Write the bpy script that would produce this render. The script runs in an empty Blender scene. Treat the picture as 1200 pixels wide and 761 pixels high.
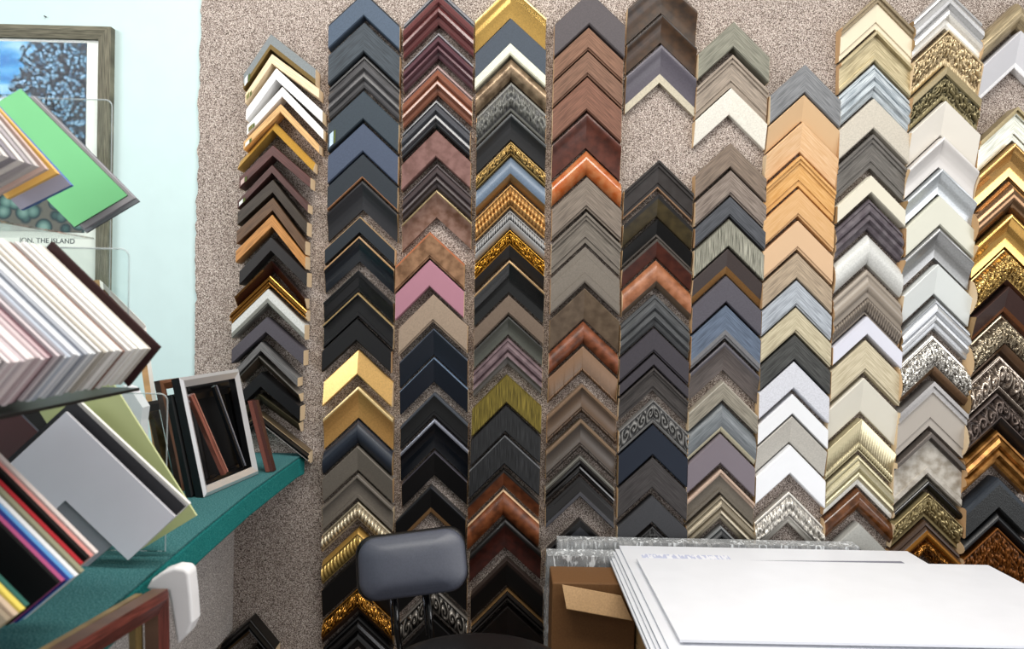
import bpy, math, random
from mathutils import Vector, Matrix, noise
random.seed(7)
S = bpy.context.scene
C = bpy.context.collection
R = math.radians

# ------------------------------------------------------------------ camera
DW = 2.1                       # camera to the wall
EYE = Vector((0, -DW, 1.6))
F = 900.0
cam = bpy.data.objects.new('camera', bpy.data.cameras.new('camera'))
C.objects.link(cam)
cam.data.sensor_width = 36; cam.data.lens = 36 * F / 1200
cam.data.clip_start = .02
cam.data.dof.use_dof = True; cam.data.dof.focus_distance = 2.05; cam.data.dof.aperture_fstop = 5.0
cam.location = EYE
cam.rotation_mode = 'XYZ'
rot = Matrix.Rotation(R(-0.45), 3, 'Z') @ Matrix.Rotation(R(90 - 0.8), 3, 'X') @ Matrix.Rotation(R(1.25), 3, 'Z')
cam.rotation_euler = rot.to_euler('XYZ')
S.camera = cam
def P(px, py, d):
    """world point that lies d metres in front of the eye (measured along +Y) on pixel px, py"""
    v = rot @ Vector(((px - 600) / F, -(py - 380.5) / F, -1))
    return EYE + v * (d / v.y)

# ------------------------------------------------------------------ light
w = bpy.data.worlds.new('room_light'); S.world = w; w.use_nodes = True
w.node_tree.nodes['Background'].inputs[0].default_value = (1, .985, .96, 1)
w.node_tree.nodes['Background'].inputs[1].default_value = .5
def area(name, loc, target, sx, sy, power, col):
    l = bpy.data.lights.new(name, 'AREA'); l.shape = 'RECTANGLE'; l.size = sx; l.size_y = sy
    l.energy = power; l.color = col
    o = bpy.data.objects.new(name, l); C.objects.link(o); o.location = loc
    o.rotation_euler = (Vector(target) - Vector(loc)).to_track_quat('-Z', 'Y').to_euler()
area('ceiling_lamp', (.1, -1.15, 3.15), (.1, -.55, 0), 2.6, .5, 54, (1, .965, .9))
area('window_light', (-2.9, -2.7, 2.9), (.5, 0, 1.2), 1.5, 1.1, 66, (.98, .98, 1))
area('shopfront_light', (3.3, -3.2, 2.0), (-.5, -.2, 1.2), 2.0, 1.6, 55, (.98, .98, 1))
S.view_settings.view_transform = 'Standard'; S.view_settings.look = 'None'
S.view_settings.exposure = 0.0; S.view_settings.gamma = 1.0; S.view_settings.use_curve_mapping = False

# ------------------------------------------------------------------ materials
def lin(h):
    if isinstance(h, str): h = [int(h[i:i+2], 16) for i in (0, 2, 4)]
    return tuple(((c/255 + .055) / 1.055) ** 2.4 if c > 10 else c/255/12.92 for c in h) + (1,)
FIN = {'v': (.5, 0, .8), 'm': (.65, 0, .3), 's': (.38, 0, .5), 'g': (.16, 0, .6), 'M': (.32, .55, .5), 'G': (.18, .75, .5)}
_mats = {}
def mat(hx, kind='plain', fin='m', second=None):
    key = (hx, kind, fin, second)
    if key in _mats: return _mats[key]
    m = bpy.data.materials.new(kind + '_' + str(hx)); m.use_nodes = True; _mats[key] = m
    nt = m.node_tree; N = nt.nodes; L = nt.links; b = N['Principled BSDF']
    r, mt, sp = FIN[fin]
    b.inputs['Roughness'].default_value = r; b.inputs['Metallic'].default_value = mt
    b.inputs['Specular IOR Level'].default_value = sp
    c = lin(hx)
    c = tuple(x ** 1.1 for x in c[:3]) + (1,)
    if kind in ('plain', 'grain', 'mottle', 'even'):
        g = .2126 * c[0] + .7152 * c[1] + .0722 * c[2]; c = tuple(x + (g - x) * .13 for x in c[:3]) + (1,)
    dark = lin(second) if second else tuple(x * .45 for x in c[:3]) + (1,)
    lite = tuple(min(1, x * 1.25 + .006) for x in c[:3]) + (1,)
    tc = N.new('ShaderNodeTexCoord'); mp = N.new('ShaderNodeMapping')
    mix = N.new('ShaderNodeMix'); mix.data_type = 'RGBA'
    def noise_tex(scale, src, vec=(1, 1, 1), detail=4):
        mp.inputs['Scale'].default_value = vec; L.new(tc.outputs[src], mp.inputs['Vector'])
        n = N.new('ShaderNodeTexNoise'); n.inputs['Scale'].default_value = scale; n.inputs['Detail'].default_value = detail
        L.new(mp.outputs[0], n.inputs['Vector']); return n
    def ramp(src, lo, hi):
        rr = N.new('ShaderNodeMapRange'); rr.inputs[1].default_value = lo; rr.inputs[2].default_value = hi
        L.new(src, rr.inputs[0]); return rr.outputs[0]
    def finish(fac, a, bb, bump=None, bs=.2, bd=.001):
        mix.inputs[6].default_value = a; mix.inputs[7].default_value = bb
        L.new(fac, mix.inputs[0]); L.new(mix.outputs[2], b.inputs['Base Color'])
        if bump is not None:
            bm = N.new('ShaderNodeBump'); bm.inputs['Strength'].default_value = bs; bm.inputs['Distance'].default_value = bd
            L.new(bump, bm.inputs['Height']); L.new(bm.outputs[0], b.inputs['Normal'])
    soft = tuple(x * .82 for x in c[:3]) + (1,)
    if kind == 'plain':
        n = noise_tex(260, 'Object'); finish(ramp(n.outputs[0], .35, .65), soft, c, n.outputs[0], .12, .0006)
    elif kind == 'even':
        n = noise_tex(14, 'Object'); finish(ramp(n.outputs[0], .3, .7), tuple(x * .96 for x in c[:3]) + (1,), c)
    elif kind == 'grain':
        n = noise_tex(1, 'UV', (18, 420, 1), 5); f = ramp(n.outputs[0], .36, .64)
        finish(f, dark if second else tuple(x * .62 for x in c[:3]) + (1,), lite, n.outputs[0], .3, .0008)
    elif kind == 'brush':
        n = noise_tex(1, 'UV', (520, 26, 1), 3); f = ramp(n.outputs[0], .44, .62)
        finish(f, dark, lite, n.outputs[0], .5, .0012)
    elif kind == 'mottle':
        n = noise_tex(42, 'Object', detail=8); f = ramp(n.outputs[0], .36, .62)
        finish(f, dark, c, n.outputs[0], .15, .0008)
    elif kind == 'weave':
        n = noise_tex(1, 'UV', (330, 330, 1), 2); f = ramp(n.outputs[0], .4, .6)
        finish(f, dark, lite, n.outputs[0], .6, .0015)
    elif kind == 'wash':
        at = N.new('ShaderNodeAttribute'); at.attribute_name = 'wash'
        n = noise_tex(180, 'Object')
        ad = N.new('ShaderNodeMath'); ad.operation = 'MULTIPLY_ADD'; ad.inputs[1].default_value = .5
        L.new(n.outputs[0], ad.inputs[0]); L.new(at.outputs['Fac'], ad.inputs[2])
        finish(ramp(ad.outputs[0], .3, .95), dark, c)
    return m
def node_mat(name, rough=.8):
    m = bpy.data.materials.new(name); m.use_nodes = True
    b = m.node_tree.nodes['Principled BSDF']; b.inputs['Roughness'].default_value = rough
    return m, m.node_tree.nodes, m.node_tree.links, b
def carpet_mat(name, cols, scale=390, bump=.003):
    m, N, L, b = node_mat(name, 1); b.inputs['Specular IOR Level'].default_value = .1
    tc = N.new('ShaderNodeTexCoord'); n = N.new('ShaderNodeTexNoise'); n.inputs['Scale'].default_value = scale
    n.inputs['Detail'].default_value = 3; n.inputs['Roughness'].default_value = .6
    r = N.new('ShaderNodeValToRGB'); e = r.color_ramp.elements
    while len(e) < len(cols): e.new(.5)
    for i, (p, c) in enumerate(cols): e[i].position = p; e[i].color = lin(c)
    n2 = N.new('ShaderNodeTexNoise'); n2.inputs['Scale'].default_value = 5; n2.inputs['Detail'].default_value = 5
    mx = N.new('ShaderNodeMix'); mx.data_type = 'RGBA'; mx.blend_type = 'MULTIPLY'; mx.inputs[0].default_value = .5
    bm = N.new('ShaderNodeBump'); bm.inputs['Strength'].default_value = .9; bm.inputs['Distance'].default_value = bump
    L.new(tc.outputs['Object'], n.inputs['Vector']); L.new(tc.outputs['Object'], n2.inputs['Vector'])
    r2 = N.new('ShaderNodeMapRange'); r2.inputs[1].default_value = .35; r2.inputs[2].default_value = .65; r2.inputs[3].default_value = .8
    L.new(n2.outputs[0], r2.inputs[0])
    L.new(n.outputs[0], r.inputs[0]); L.new(r.outputs[0], mx.inputs[6]); L.new(r2.outputs[0], mx.inputs[7])
    L.new(mx.outputs[2], b.inputs['Base Color']); L.new(n.outputs[0], bm.inputs['Height']); L.new(bm.outputs[0], b.inputs['Normal'])
    return m
CARPET = carpet_mat('grey_brown_carpet', [(.34, '2f2724'), (.43, '766961'), (.5, 'a0928a'), (.57, 'c2b6ad'), (.68, 'e6ddd5')])
CARPET_LIT = carpet_mat('carpet_painted_lit', [(.34, '6e6664'), (.44, 'aca4a0'), (.52, 'd0c8c4'), (.62, 'fbf6f2')])  # wall carpet in paler colours: light falling on the side panel is painted in
TEAL = carpet_mat('teal_felt', [(.33, '1d4b50'), (.5, '35696c'), (.68, '6a9494')], 420, .0008)
TEAL_EDGE = carpet_mat('teal_felt_edge', [(.35, '17605f'), (.5, '1f7876'), (.66, '3b8e8a')], 420, .0006)
def acrylic_mat(name, tint=(.95, .975, .97, 1), gl=.5, rough=.02, bump=0, milk=0):
    m = bpy.data.materials.new(name); m.use_nodes = True; N = m.node_tree.nodes; L = m.node_tree.links
    N.remove(N['Principled BSDF']); out = N['Material Output']
    t = N.new('ShaderNodeBsdfTransparent'); t.inputs[0].default_value = tint
    g = N.new('ShaderNodeBsdfGlossy'); g.inputs['Roughness'].default_value = rough
    fr = N.new('ShaderNodeFresnel'); fr.inputs[0].default_value = 1.45
    ml = N.new('ShaderNodeMath'); ml.operation = 'MULTIPLY'; ml.inputs[1].default_value = gl
    mx = N.new('ShaderNodeMixShader'); L.new(fr.outputs[0], ml.inputs[0]); L.new(ml.outputs[0], mx.inputs[0])
    L.new(t.outputs[0], mx.inputs[1]); L.new(g.outputs[0], mx.inputs[2]); last = mx
    if milk:
        d = N.new('ShaderNodeBsdfDiffuse'); d.inputs[0].default_value = (.9, .93, .95, 1)
        m2 = N.new('ShaderNodeMixShader'); m2.inputs[0].default_value = milk
        L.new(mx.outputs[0], m2.inputs[1]); L.new(d.outputs[0], m2.inputs[2]); last = m2
    if bump:
        tc = N.new('ShaderNodeTexCoord'); mp = N.new('ShaderNodeMapping'); mp.inputs['Scale'].default_value = (3, 3, .7)
        mp.inputs['Rotation'].default_value = (0, .6, 0)
        n = N.new('ShaderNodeTexNoise'); n.inputs['Scale'].default_value = 22; n.inputs['Detail'].default_value = 6; n.inputs['Distortion'].default_value = 1.5
        b = N.new('ShaderNodeBump'); b.inputs['Strength'].default_value = 1; b.inputs['Distance'].default_value = bump
        L.new(tc.outputs['Object'], mp.inputs[0]); L.new(mp.outputs[0], n.inputs[0]); L.new(n.outputs[0], b.inputs['Height'])
        L.new(b.outputs[0], g.inputs['Normal']); L.new(b.outputs[0], fr.inputs['Normal'])
        if milk:
            r = N.new('ShaderNodeMapRange'); r.inputs[1].default_value = .55; r.inputs[2].default_value = .66; r.inputs[3].default_value = milk * .8; r.inputs[4].default_value = .85
            L.new(n.outputs[0], r.inputs[0]); L.new(r.outputs[0], m2.inputs[0])
    L.new(last.outputs[0], out.inputs[0]); return m
ACRYLIC = acrylic_mat('clear_acrylic')
ACR_EDGE = acrylic_mat('acrylic_edge', (.8, .88, .88, 1), 1, .2, 0, .35)
WRAP = acrylic_mat('crinkled_film', (.96, .97, .98, 1), 1.4, .22, .012, .3)

# ------------------------------------------------------------------ object helpers
def mesh(name, verts, faces, m, parent=None, smooth=False, uvs=None, mi=None, origin=None):
    me = bpy.data.meshes.new(name)
    if origin is not None: verts = [Vector(v) - origin for v in verts]
    me.from_pydata([tuple(v) for v in verts], [], faces)
    for x in (m if isinstance(m, (list, tuple)) else [m]): me.materials.append(x)
    if mi: me.polygons.foreach_set('material_index', mi)
    if smooth: me.polygons.foreach_set('use_smooth', [True] * len(me.polygons))
    if uvs:
        ul = me.uv_layers.new(name='UVMap')
        idx = [0] * len(me.loops); me.loops.foreach_get('vertex_index', idx)
        flat = []
        for i in idx: flat += uvs[i]
        ul.data.foreach_set('uv', flat)
    me.update()
    o = bpy.data.objects.new(name, me); C.objects.link(o)
    if parent is not None: o.parent = parent
    elif origin is not None: o.location = origin
    return o
def thing(name, label, cat, loc=(0, 0, 0), group=None):
    o = bpy.data.objects.new(name, None); C.objects.link(o); o.location = loc; o.empty_display_size = .05
    return tag(o, label, cat, group)
def tag(o, label, cat, group=None):
    o['label'] = label; o['category'] = cat
    if group: o['group'] = group
    assert 4 <= len(label.split()) <= 16, label
    return o
def struct(o, label=None):
    o['kind'] = 'structure'
    if label: o['label'] = label
    return o
def prism(poly, off):
    """closed solid: polygon (list of world points) swept by off"""
    n = len(poly); vs = [Vector(p) for p in poly] + [Vector(p) + off for p in poly]
    fs = [tuple(range(n)), tuple(range(2*n - 1, n - 1, -1))]
    fs += [(i, i + n, (i + 1) % n + n, (i + 1) % n) for i in range(n)]
    return vs, fs
def box(x0, x1, y0, y1, z0, z1):
    return prism([(x0, y0, z0), (x1, y0, z0), (x1, y0, z1), (x0, y0, z1)], Vector((0, y1 - y0, 0)))
def bevel(o, wdt, seg=2):
    b = o.modifiers.new('bevel', 'BEVEL'); b.width = wdt; b.segments = seg; b.limit_method = 'ANGLE'; return o
def tube(pts, r, n=8):
    vs, fs = [], []
    pts = [Vector(p) for p in pts]
    for i, p in enumerate(pts):
        t = (pts[min(i + 1, len(pts) - 1)] - pts[max(i - 1, 0)]).normalized()
        a = t.cross(Vector((0, 1, .01))).normalized(); b = t.cross(a)
        rr = r[i] if isinstance(r, (list, tuple)) else r
        for k in range(n):
            vs.append(p + a * rr * math.cos(2*math.pi*k/n) + b * rr * math.sin(2*math.pi*k/n))
    for i in range(len(pts) - 1):
        for k in range(n): fs.append((i*n + k, i*n + (k+1) % n, (i+1)*n + (k+1) % n, (i+1)*n + k))
    fs.append(tuple(range(n))[::-1]); fs.append(tuple(range((len(pts)-1)*n, len(pts)*n)))
    return vs, fs

# ------------------------------------------------------------------ the room
v, f = box(-3.2, 3.4, 0, .12, 0, 3.2)
struct(mesh('wall_back', v, f, mat('c3dada', 'even', 'm')))
v, f = box(-3.2, 3.4, -4.5, .12, -.1, 0)
struct(mesh('floor', v, f, carpet_mat('floor_carpet', [(.3, '3a3634'), (.5, '5a5451'), (.7, '7d7673')], 150)))
# carpet glued on the wall: a frayed left edge
v, f = [], []
zs = [i * .012 for i in range(0, 267)]
for z in zs:
    xx = P(229.5, 380, DW).x + .010 * (noise.noise(Vector((0, 0, z * 3))) ) + .004 * noise.noise(Vector((3, 0, z * 23))) + (z - 1.6) * .004
    xx += random.uniform(-.0025, .0025)
    v += [(xx, -.007, z), (3.4, -.007, z), (xx, -.0005, z), (3.4, -.0005, z)]
for i in range(len(zs) - 1):
    a = i * 4; f += [(a, a+1, a+5, a+4), (a+2, a, a+4, a+6)]
f += [(2, 3, 1, 0), (len(v)-4, len(v)-3, len(v)-1, len(v)-2)]
struct(mesh('wall_carpet', v, f, CARPET), 'speckled grey-brown carpet covering the wall')
# carpeted partition under the shelf
XB = P(275, 660, DW).x
zb = P(275, 737, DW).z
SZ = P(358, 531, DW).z                              # top of the teal shelf
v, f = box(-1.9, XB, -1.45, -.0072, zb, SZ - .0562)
struct(mesh('trim_1', v, f, CARPET_LIT), 'carpeted panel below the teal shelf, painted paler for the light on it')

# ------------------------------------------------------------------ teal shelf
root = thing('wall_shelf', 'long teal felt-covered shelf on the left, crowded with frames and mat samples', 'shelf', (-1.2, -.8, SZ))
def sx(px, d):  # x on the shelf edge
    return P(px, 560, d).x
pe = [P(359, 534, 2.09)]
outline = [(-1.9, -.0075), (P(353, 530, DW).x, -.0075), (P(360, 532, DW).x, -.02), (-.543, -.06), (-.541, -.45), (-.528, -.74), (-.508, -1.07), (-.496, -1.3), (-.49, -1.6), (-1.9, -1.6)]
top = [Vector((x, y, SZ)) - root.location for x, y in outline]
v, f = prism(top, Vector((0, 0, -.003))); mesh('felt_top', v, f, TEAL, root)
v, f = prism([p - Vector((0, 0, .003)) for p in top], Vector((0, 0, -.053)))
bevel(mesh('shelf_board', v, f, TEAL_EDGE, root), .006)

# ------------------------------------------------------------------ corner samples
def smooth_prof(pts, n=12):
    out = []
    for i in range(n + 1):
        t = i / n
        for (a, ha), (b, hb) in zip(pts, pts[1:]):
            if a <= t <= b + 1e-9:
                k = (t - a) / max(b - a, 1e-6); out.append((t, ha + (hb - ha) * k)); break
    return out
PROF = {
 'flat': ([(0, .88), (.05, 1), (.95, 1), (1, .9)], 0),
 'slab': ([(0, .9), (.03, 1), (.9, .97), (.93, .86), (1, .84)], 0),
 'scoop': (smooth_prof([(0, .92), (.06, 1), (.14, .94), (.3, .74), (.5, .58), (.7, .5), (.9, .47), (1, .46)], 16), 1),
 'rev': (smooth_prof([(0, .4), (.1, .46), (.4, .62), (.7, .84), (.88, 1), (.96, 1), (1, .9)], 16), 1),
 'round': (smooth_prof([(0, .45), (.08, .7), (.22, .88), (.4, .99), (.55, 1), (.72, .92), (.88, .74), (1, .5)], 16), 1),
 'slope': ([(0, .95), (.03, 1), (.97, .5), (1, .46)], 0),
 'rslope': ([(0, .5), (.03, .55), (.94, 1), (1, .95)], 0),
 'ridge': ([(0, .62), (.05, .74), (.12, .76), (.14, .66), (.22, .86), (.32, .98), (.42, .96), (.48, .8), (.5, .72), (.6, .9), (.7, .94), (.76, .8), (.8, .62), (.92, .6), (1, .5)], 0),
 'steps': ([(0, 1), (.1, 1), (.12, .86), (.24, .86), (.26, .74), (.8, .66), (.82, .56), (1, .54)], 0),
 'stepin': ([(0, .6), (.2, .62), (.22, .72), (.72, .82), (.74, 1), (.94, 1), (1, .92)], 0),
 'tray': ([(0, .96), (.03, 1), (.12, 1), (.14, .62), (.8, .6), (.82, .72), (.95, .72), (1, .6)], 0),
}
def orn(kind, u, q, ws=1):
    """relief 0..1; u metres along the arm, q 0..1 across the ornament"""
    win = max(0, math.sin(math.pi * q)) ** .4
    if kind == 'leaf': q = q * ws
    if kind == 'rope':
        return abs(math.sin(math.pi * (u / .012 + 1.0 * q))) ** .6 * win
    if kind == 'bead':
        p = .0085; k = ((u % p) / p - .5) * 2; j = (q - .5) * 2
        return math.sqrt(max(0, 1 - k*k - j*j))
    if kind == 'leaf':
        wx = noise.noise(Vector((u * 70, q * 2.2, .3))); wy = noise.noise(Vector((u * 70, q * 2.2, 9.3)))
        a = math.sin(2*math.pi*(u/.030 + .35*wy) + 2.4*math.sin(2*math.pi*q + 1.5*wx))
        b = math.sin(2*math.pi*(u/.017 - q*1.1) + 2.2*a + 5*wx)
        return (.5 + .5*b) ** .8 * win
    if kind == 'scroll':
        p = .03; k = ((u % p) / p - .5) * 2; j = (q - .5) * 2.0 * (1 if int(u / p) % 2 else -1)
        r = math.hypot(k, j); th = math.atan2(j, k)
        return (.5 + .5 * math.sin(th * 1 + r * 9 + 2 * noise.noise(Vector((u * 60, q * 3, 2))))) * win * (1 if r < 1.15 else .5)
    if kind == 'rough':
        x = noise.noise(Vector((u * 260, q * 5, 1.3))); y = noise.noise(Vector((u * 620, q * 12, 7)))
        return max(0, min(1, .5 + .7 * x + .4 * y)) * win
    if kind == 'notch':
        return (1 if (u / .006) % 1 < .6 else .1) * win
    return 0
WOODEND = [mat('d9b98c', 'grain', 'm'), mat('c7a070', 'grain', 'm'), mat('e4cba4', 'grain', 'm'), mat('a98a5c', 'grain', 'm')]
ORD = ['first', 'second', 'third', 'fourth', 'fifth', 'sixth', 'seventh', 'eighth', 'ninth', 'tenth', 'eleventh', 'twelfth', 'thirteenth', 'fourteenth', 'fifteenth', 'sixteenth', 'seventeenth', 'eighteenth', 'nineteenth', 'twentieth', 'twenty-first', 'twenty-second', 'twenty-third', 'twenty-fourth']
TENS = {2: 'twenty', 3: 'thirty', 4: 'forty'}
def ordinal(n):
    if n <= 20: return ORD[n - 1]
    t, u = divmod(n, 10)
    return TENS[t][:-1] + 'ieth' if u == 0 else TENS[t] + '-' + ORD[u - 1]
used_labels = set()
def chevron(A, E0, E1, T, prof, hx, kind, fin, label, H=.034, outer=None, lip=None, o=None, TR=None, base=0, dark=None, sticker=None, stk='left', endm=None, oamp=.3):
    """A apex, E0 left end, E1 right end: pixels of the outer outline; T height in pixels of the cut; H thickness off the wall"""
    dplane = DW - .008 - base - H * .8
    a, l, r = (P(*q, dplane) for q in (A, E0, E1))
    tl = T * dplane / F; tr = (TR or T) * dplane / F; tm = (tl + tr) / 2
    yb = -.008 - base
    O = Vector((a.x, yb, (l.z + r.z) / 2 - tm * .5))
    root = thing('corner_sample', label, 'frame sample', O, 'picture frame corner samples on the carpeted wall')
    assert label not in used_labels, label
    used_labels.add(label)
    pts, sm = PROF[prof]
    if o:  # finer across where the ornament runs
        oa, ob = o[1], o[2]
        base_pts = pts
        def hh(t):
            for (p, hp), (q, hq) in zip(base_pts, base_pts[1:]):
                if p <= t <= q: return hp + (hq - hp) * (t - p) / max(q - p, 1e-6)
            return base_pts[-1][1]
        ts = sorted(set([p for p, _ in base_pts if not (oa < p < ob)] + [oa + (ob - oa) * i / 19 for i in range(20)]))
        pts = [(t, hh(t)) for t in ts]
    cuts = [0, 1]; names = {}
    bands = []   # (t0, t1, part name, material)
    t0 = 0; t1 = 1
    if outer: bands.append((0, outer[0], 'outer_edge', mat(outer[1], 'plain', outer[2] if len(outer) > 2 else fin))); t0 = outer[0]
    if lip: t1 = 1 - lip[0]
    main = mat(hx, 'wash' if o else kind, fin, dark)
    bands.append((t0, t1, 'rail', main))
    if lip: bands.append((t1, 1, 'lip', mat(lip[1], 'plain', lip[2] if len(lip) > 2 else fin)))
    def height(t):
        for (p, hp), (q, hq) in zip(pts, pts[1:]):
            if p <= t <= q: return hp + (hq - hp) * (t - p) / max(q - p, 1e-6)
        return pts[-1][1]
    for (b0, b1, nm, mt) in bands:
        joined = ([], [], [], [])
        for side, E, te in ((0, l, tl), (1, r, tr)):
            tt = sorted(set([b0, b1] + [p for p, _ in pts if b0 < p < b1]))
            orn_here = bool(o) and nm == 'rail'
            arm = (Vector((E.x, 0, E.z)) - Vector((a.x, 0, a.z))).length
            ns = max(2, int(arm / .0021)) if orn_here else 1
            vs, fs, uv, ws = [], [], [], []
            for i in range(ns + 1):
                s = i / ns
                px = a.x + (E.x - a.x) * s; pz = a.z + (E.z - a.z) * s; tv = tm + (te - tm) * s
                for t in tt:
                    h = height(t); wv = 1
                    if orn_here and o[1] <= t <= o[2]:
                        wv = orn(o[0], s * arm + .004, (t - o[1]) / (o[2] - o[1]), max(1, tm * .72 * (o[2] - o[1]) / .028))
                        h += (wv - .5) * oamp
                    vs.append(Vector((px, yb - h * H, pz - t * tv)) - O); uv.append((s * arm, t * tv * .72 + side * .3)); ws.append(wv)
            k = len(tt)
            flip = side == 0
            for i in range(ns):
                for j in range(k - 1):
                    q = (i*k + j, i*k + j + 1, (i+1)*k + j + 1, (i+1)*k + j)
                    fs.append(q[::-1] if flip else q)
            def wall(t, rev):
                n0 = len(vs)
                for s in (0, 1):
                    px = a.x + (E.x - a.x) * s; pz = a.z + (E.z - a.z) * s; tv = tm + (te - tm) * s
                    for hgt in (height(t), 0):
                        vs.append(Vector((px, yb - hgt * H, pz - t * tv)) - O); uv.append((s * arm, hgt * H)); ws.append(.6)
                q = (n0, n0 + 2, n0 + 3, n0 + 1); fs.append(q[::-1] if rev else q)
            if b0 == 0: wall(0, flip)
            if b1 == 1: wall(1, not flip)
            if nm == 'rail':
                ob = mesh(nm, vs, fs, mt, root, bool(sm) or bool(o), uv)
                if o:
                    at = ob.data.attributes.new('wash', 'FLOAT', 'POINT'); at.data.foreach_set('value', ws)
            else:
                n0 = len(joined[0]); joined[0].extend(vs); joined[1].extend([tuple(x + n0 for x in q) for q in fs]); joined[2].extend(uv)
        if nm != 'rail': mesh(nm, joined[0], joined[1], mt, root, bool(sm), joined[2])
    # bare sawn ends
    em = endm or random.choice(WOODEND)
    for E, te, sg in ((l, tl, -1), (r, tr, 1)):
        poly = []
        tt = [t for t, _ in PROF[prof][0]]
        for t in tt: poly.append(Vector((E.x + sg * .0004, yb - height(t) * H * .985, E.z - t * te)) - O)
        poly += [Vector((E.x + sg * .0004, yb, E.z - te)) - O, Vector((E.x + sg * .0004, yb, E.z)) - O]
        v, f = prism(poly, Vector((-sg * .0012, 0, 0)))
        mesh('sawn_end', v, f, em, root)
    if sticker:
        # small paper sticker near the left cut
        s0, s1 = .84, .95
        q = []
        for s, t in ((s0, .45), (s1, .45), (s1, .9), (s0, .9)):
            q.append(Vector((a.x + (l.x - a.x) * s, yb - (height(.7) + .02) * H, a.z + (l.z - a.z) * s - t * tl)) - O)
        v, f = prism(q, Vector((0, -.0006, 0)))
        mesh('price_sticker', v, f, mat(sticker, 'plain', 'm'), root)['label'] = 'small price sticker'
        q2 = [p + Vector((.006, -.0006, .004)) for p in (q[0], (q[0] + q[1]) / 2, (q[2] + q[3]) / 2 , q[3])]
        v, f = prism(q2, Vector((0, -.0004, 0))); mesh('price_sticker', v, f, mat('5b6a2a', 'plain', 'm'), root)['label'] = 'dark green and yellow corner of the sticker'
    return root

def itp(tab, y):
    if y <= tab[0][0]: return tab[0][1]
    for (a, va), (b, vb) in zip(tab, tab[1:]):
        if y <= b: return va + (vb - va) * (y - a) / (b - a)
    return tab[-1][1]
COLN = {1: 'far left', 2: 'second', 3: 'third', 4: 'fourth', 5: 'fifth', 6: 'sixth', 7: 'seventh', 8: 'eighth', 9: 'ninth', 10: 'tenth', 11: 'far right'}
def column(ci, Lt, Rt, kl, kr, rows, apex_shift=0):
    for n, row in enumerate(rows):
        yo, yi, prof, hx, kind, fin, desc = row[:7]
        op = dict(row[7]) if len(row) > 7 else {}
        dx = op.pop('dx', 0)
        T = (yi - yo) - (2.0 if yi - yo > 18 else 1.0) - (.7 if ci >= 10 else 0)
        ymid = yo + 30
        x0 = itp(Lt, ymid) + dx; x1 = itp(Rt, ymid) + dx
        ax = (x0 + x1) / 2 + apex_shift
        k0 = op.pop('kl', kl); k1 = op.pop('kr', kr)
        col = COLN[ci] + ' column' + ('' if ci in (1, 11) else ' from left')
        lab = f'{desc} corner sample, {ORD[n]} from top in {col}'
        chevron((ax, yo), (x0, yo + (ax - x0) * k0), (x1, yo + (x1 - ax) * k1), T, prof, hx, kind, fin, lab, **op)

def D(**k): return k
# column 2
column(2, [(0, 385.5), (180, 385), (240, 384), (290, 381), (370, 379), (430, 377), (450, 381), (500, 378.5), (600, 377), (760, 378)],
 [(0, 469), (60, 469), (240, 466), (300, 462), (370, 461), (430, 457), (450, 463), (500, 459.5), (600, 461), (760, 461)], .93, .95, [
 (-9, 21, 'flat', '4f5f72', 'plain', 'm', 'slate-blue flat dark-edged', D(outer=(.1, '2c3036'))),
 (27, 63, 'flat', '3f4850', 'grain', 'm', 'dark slate grained'),
 (64, 103, 'ridge', '4b4a4c', 'grain', 's', 'charcoal silver-lined wood-textured', D(outer=(.14, '2a2a2c', 's'))),
 (107, 142, 'flat', '3a4650', 'plain', 'm', 'blue-grey flat stickered', D(sticker='bcd4ee')),
 (145, 180, 'flat', '4a566c', 'plain', 'm', 'denim-blue flat'),
 (181, 211, 'flat', '2d353d', 'plain', 'm', 'dark slate copper-lipped', D(lip=(.07, 'a9764c', 's'))),
 (212, 247, 'scoop', '25262b', 'plain', 's', 'graphite scooped', D(outer=(.06, '1a1a1e', 's'))),
 (254, 275, 'flat', '1d2730', 'plain', 's', 'midnight-blue gold-edged', D(outer=(.08, 'a88a60', 's'))),
 (277, 308, 'scoop', '1f242b', 'plain', 'g', 'glossy blue-black gold-edged', D(outer=(.09, 'a07c4c', 's'))),
 (317, 342, 'steps', '121317', 'plain', 'g', 'black stepped'),
 (343, 373, 'tray', '17171a', 'plain', 's', 'black gold-lined', D(outer=(.07, '9c8350', 's'))),
 (374, 401, 'flat', '18191c', 'plain', 'm', 'plain black flat'),
 (410, 441, 'rslope', 'dfb262', 'plain', 'M', 'brushed pale gold flat'),
 (453, 492, 'scoop', 'd6a252', 'plain', 'M', 'gold scooped pale-rimmed', D(outer=(.1, 'ecd091', 'M'))),
 (493, 522, 'round', '2b3442', 'plain', 's', 'navy rounded'),
 (523, 554, 'slope', '7d766c', 'plain', 's', 'pewter taupe sloping'),
 (556, 587, 'tray', '797167', 'plain', 's', 'taupe raised-rim'),
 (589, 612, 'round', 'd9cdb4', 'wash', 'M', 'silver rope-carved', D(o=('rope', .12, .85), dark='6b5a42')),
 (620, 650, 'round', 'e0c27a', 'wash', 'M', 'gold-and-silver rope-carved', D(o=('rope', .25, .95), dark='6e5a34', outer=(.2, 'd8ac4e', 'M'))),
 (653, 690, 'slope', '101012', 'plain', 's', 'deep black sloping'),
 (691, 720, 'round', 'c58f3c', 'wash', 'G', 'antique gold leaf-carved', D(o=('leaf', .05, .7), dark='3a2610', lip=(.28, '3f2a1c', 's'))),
 (722, 762, 'ridge', '0f0f11', 'plain', 'g', 'glossy black ridged'),
])
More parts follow.
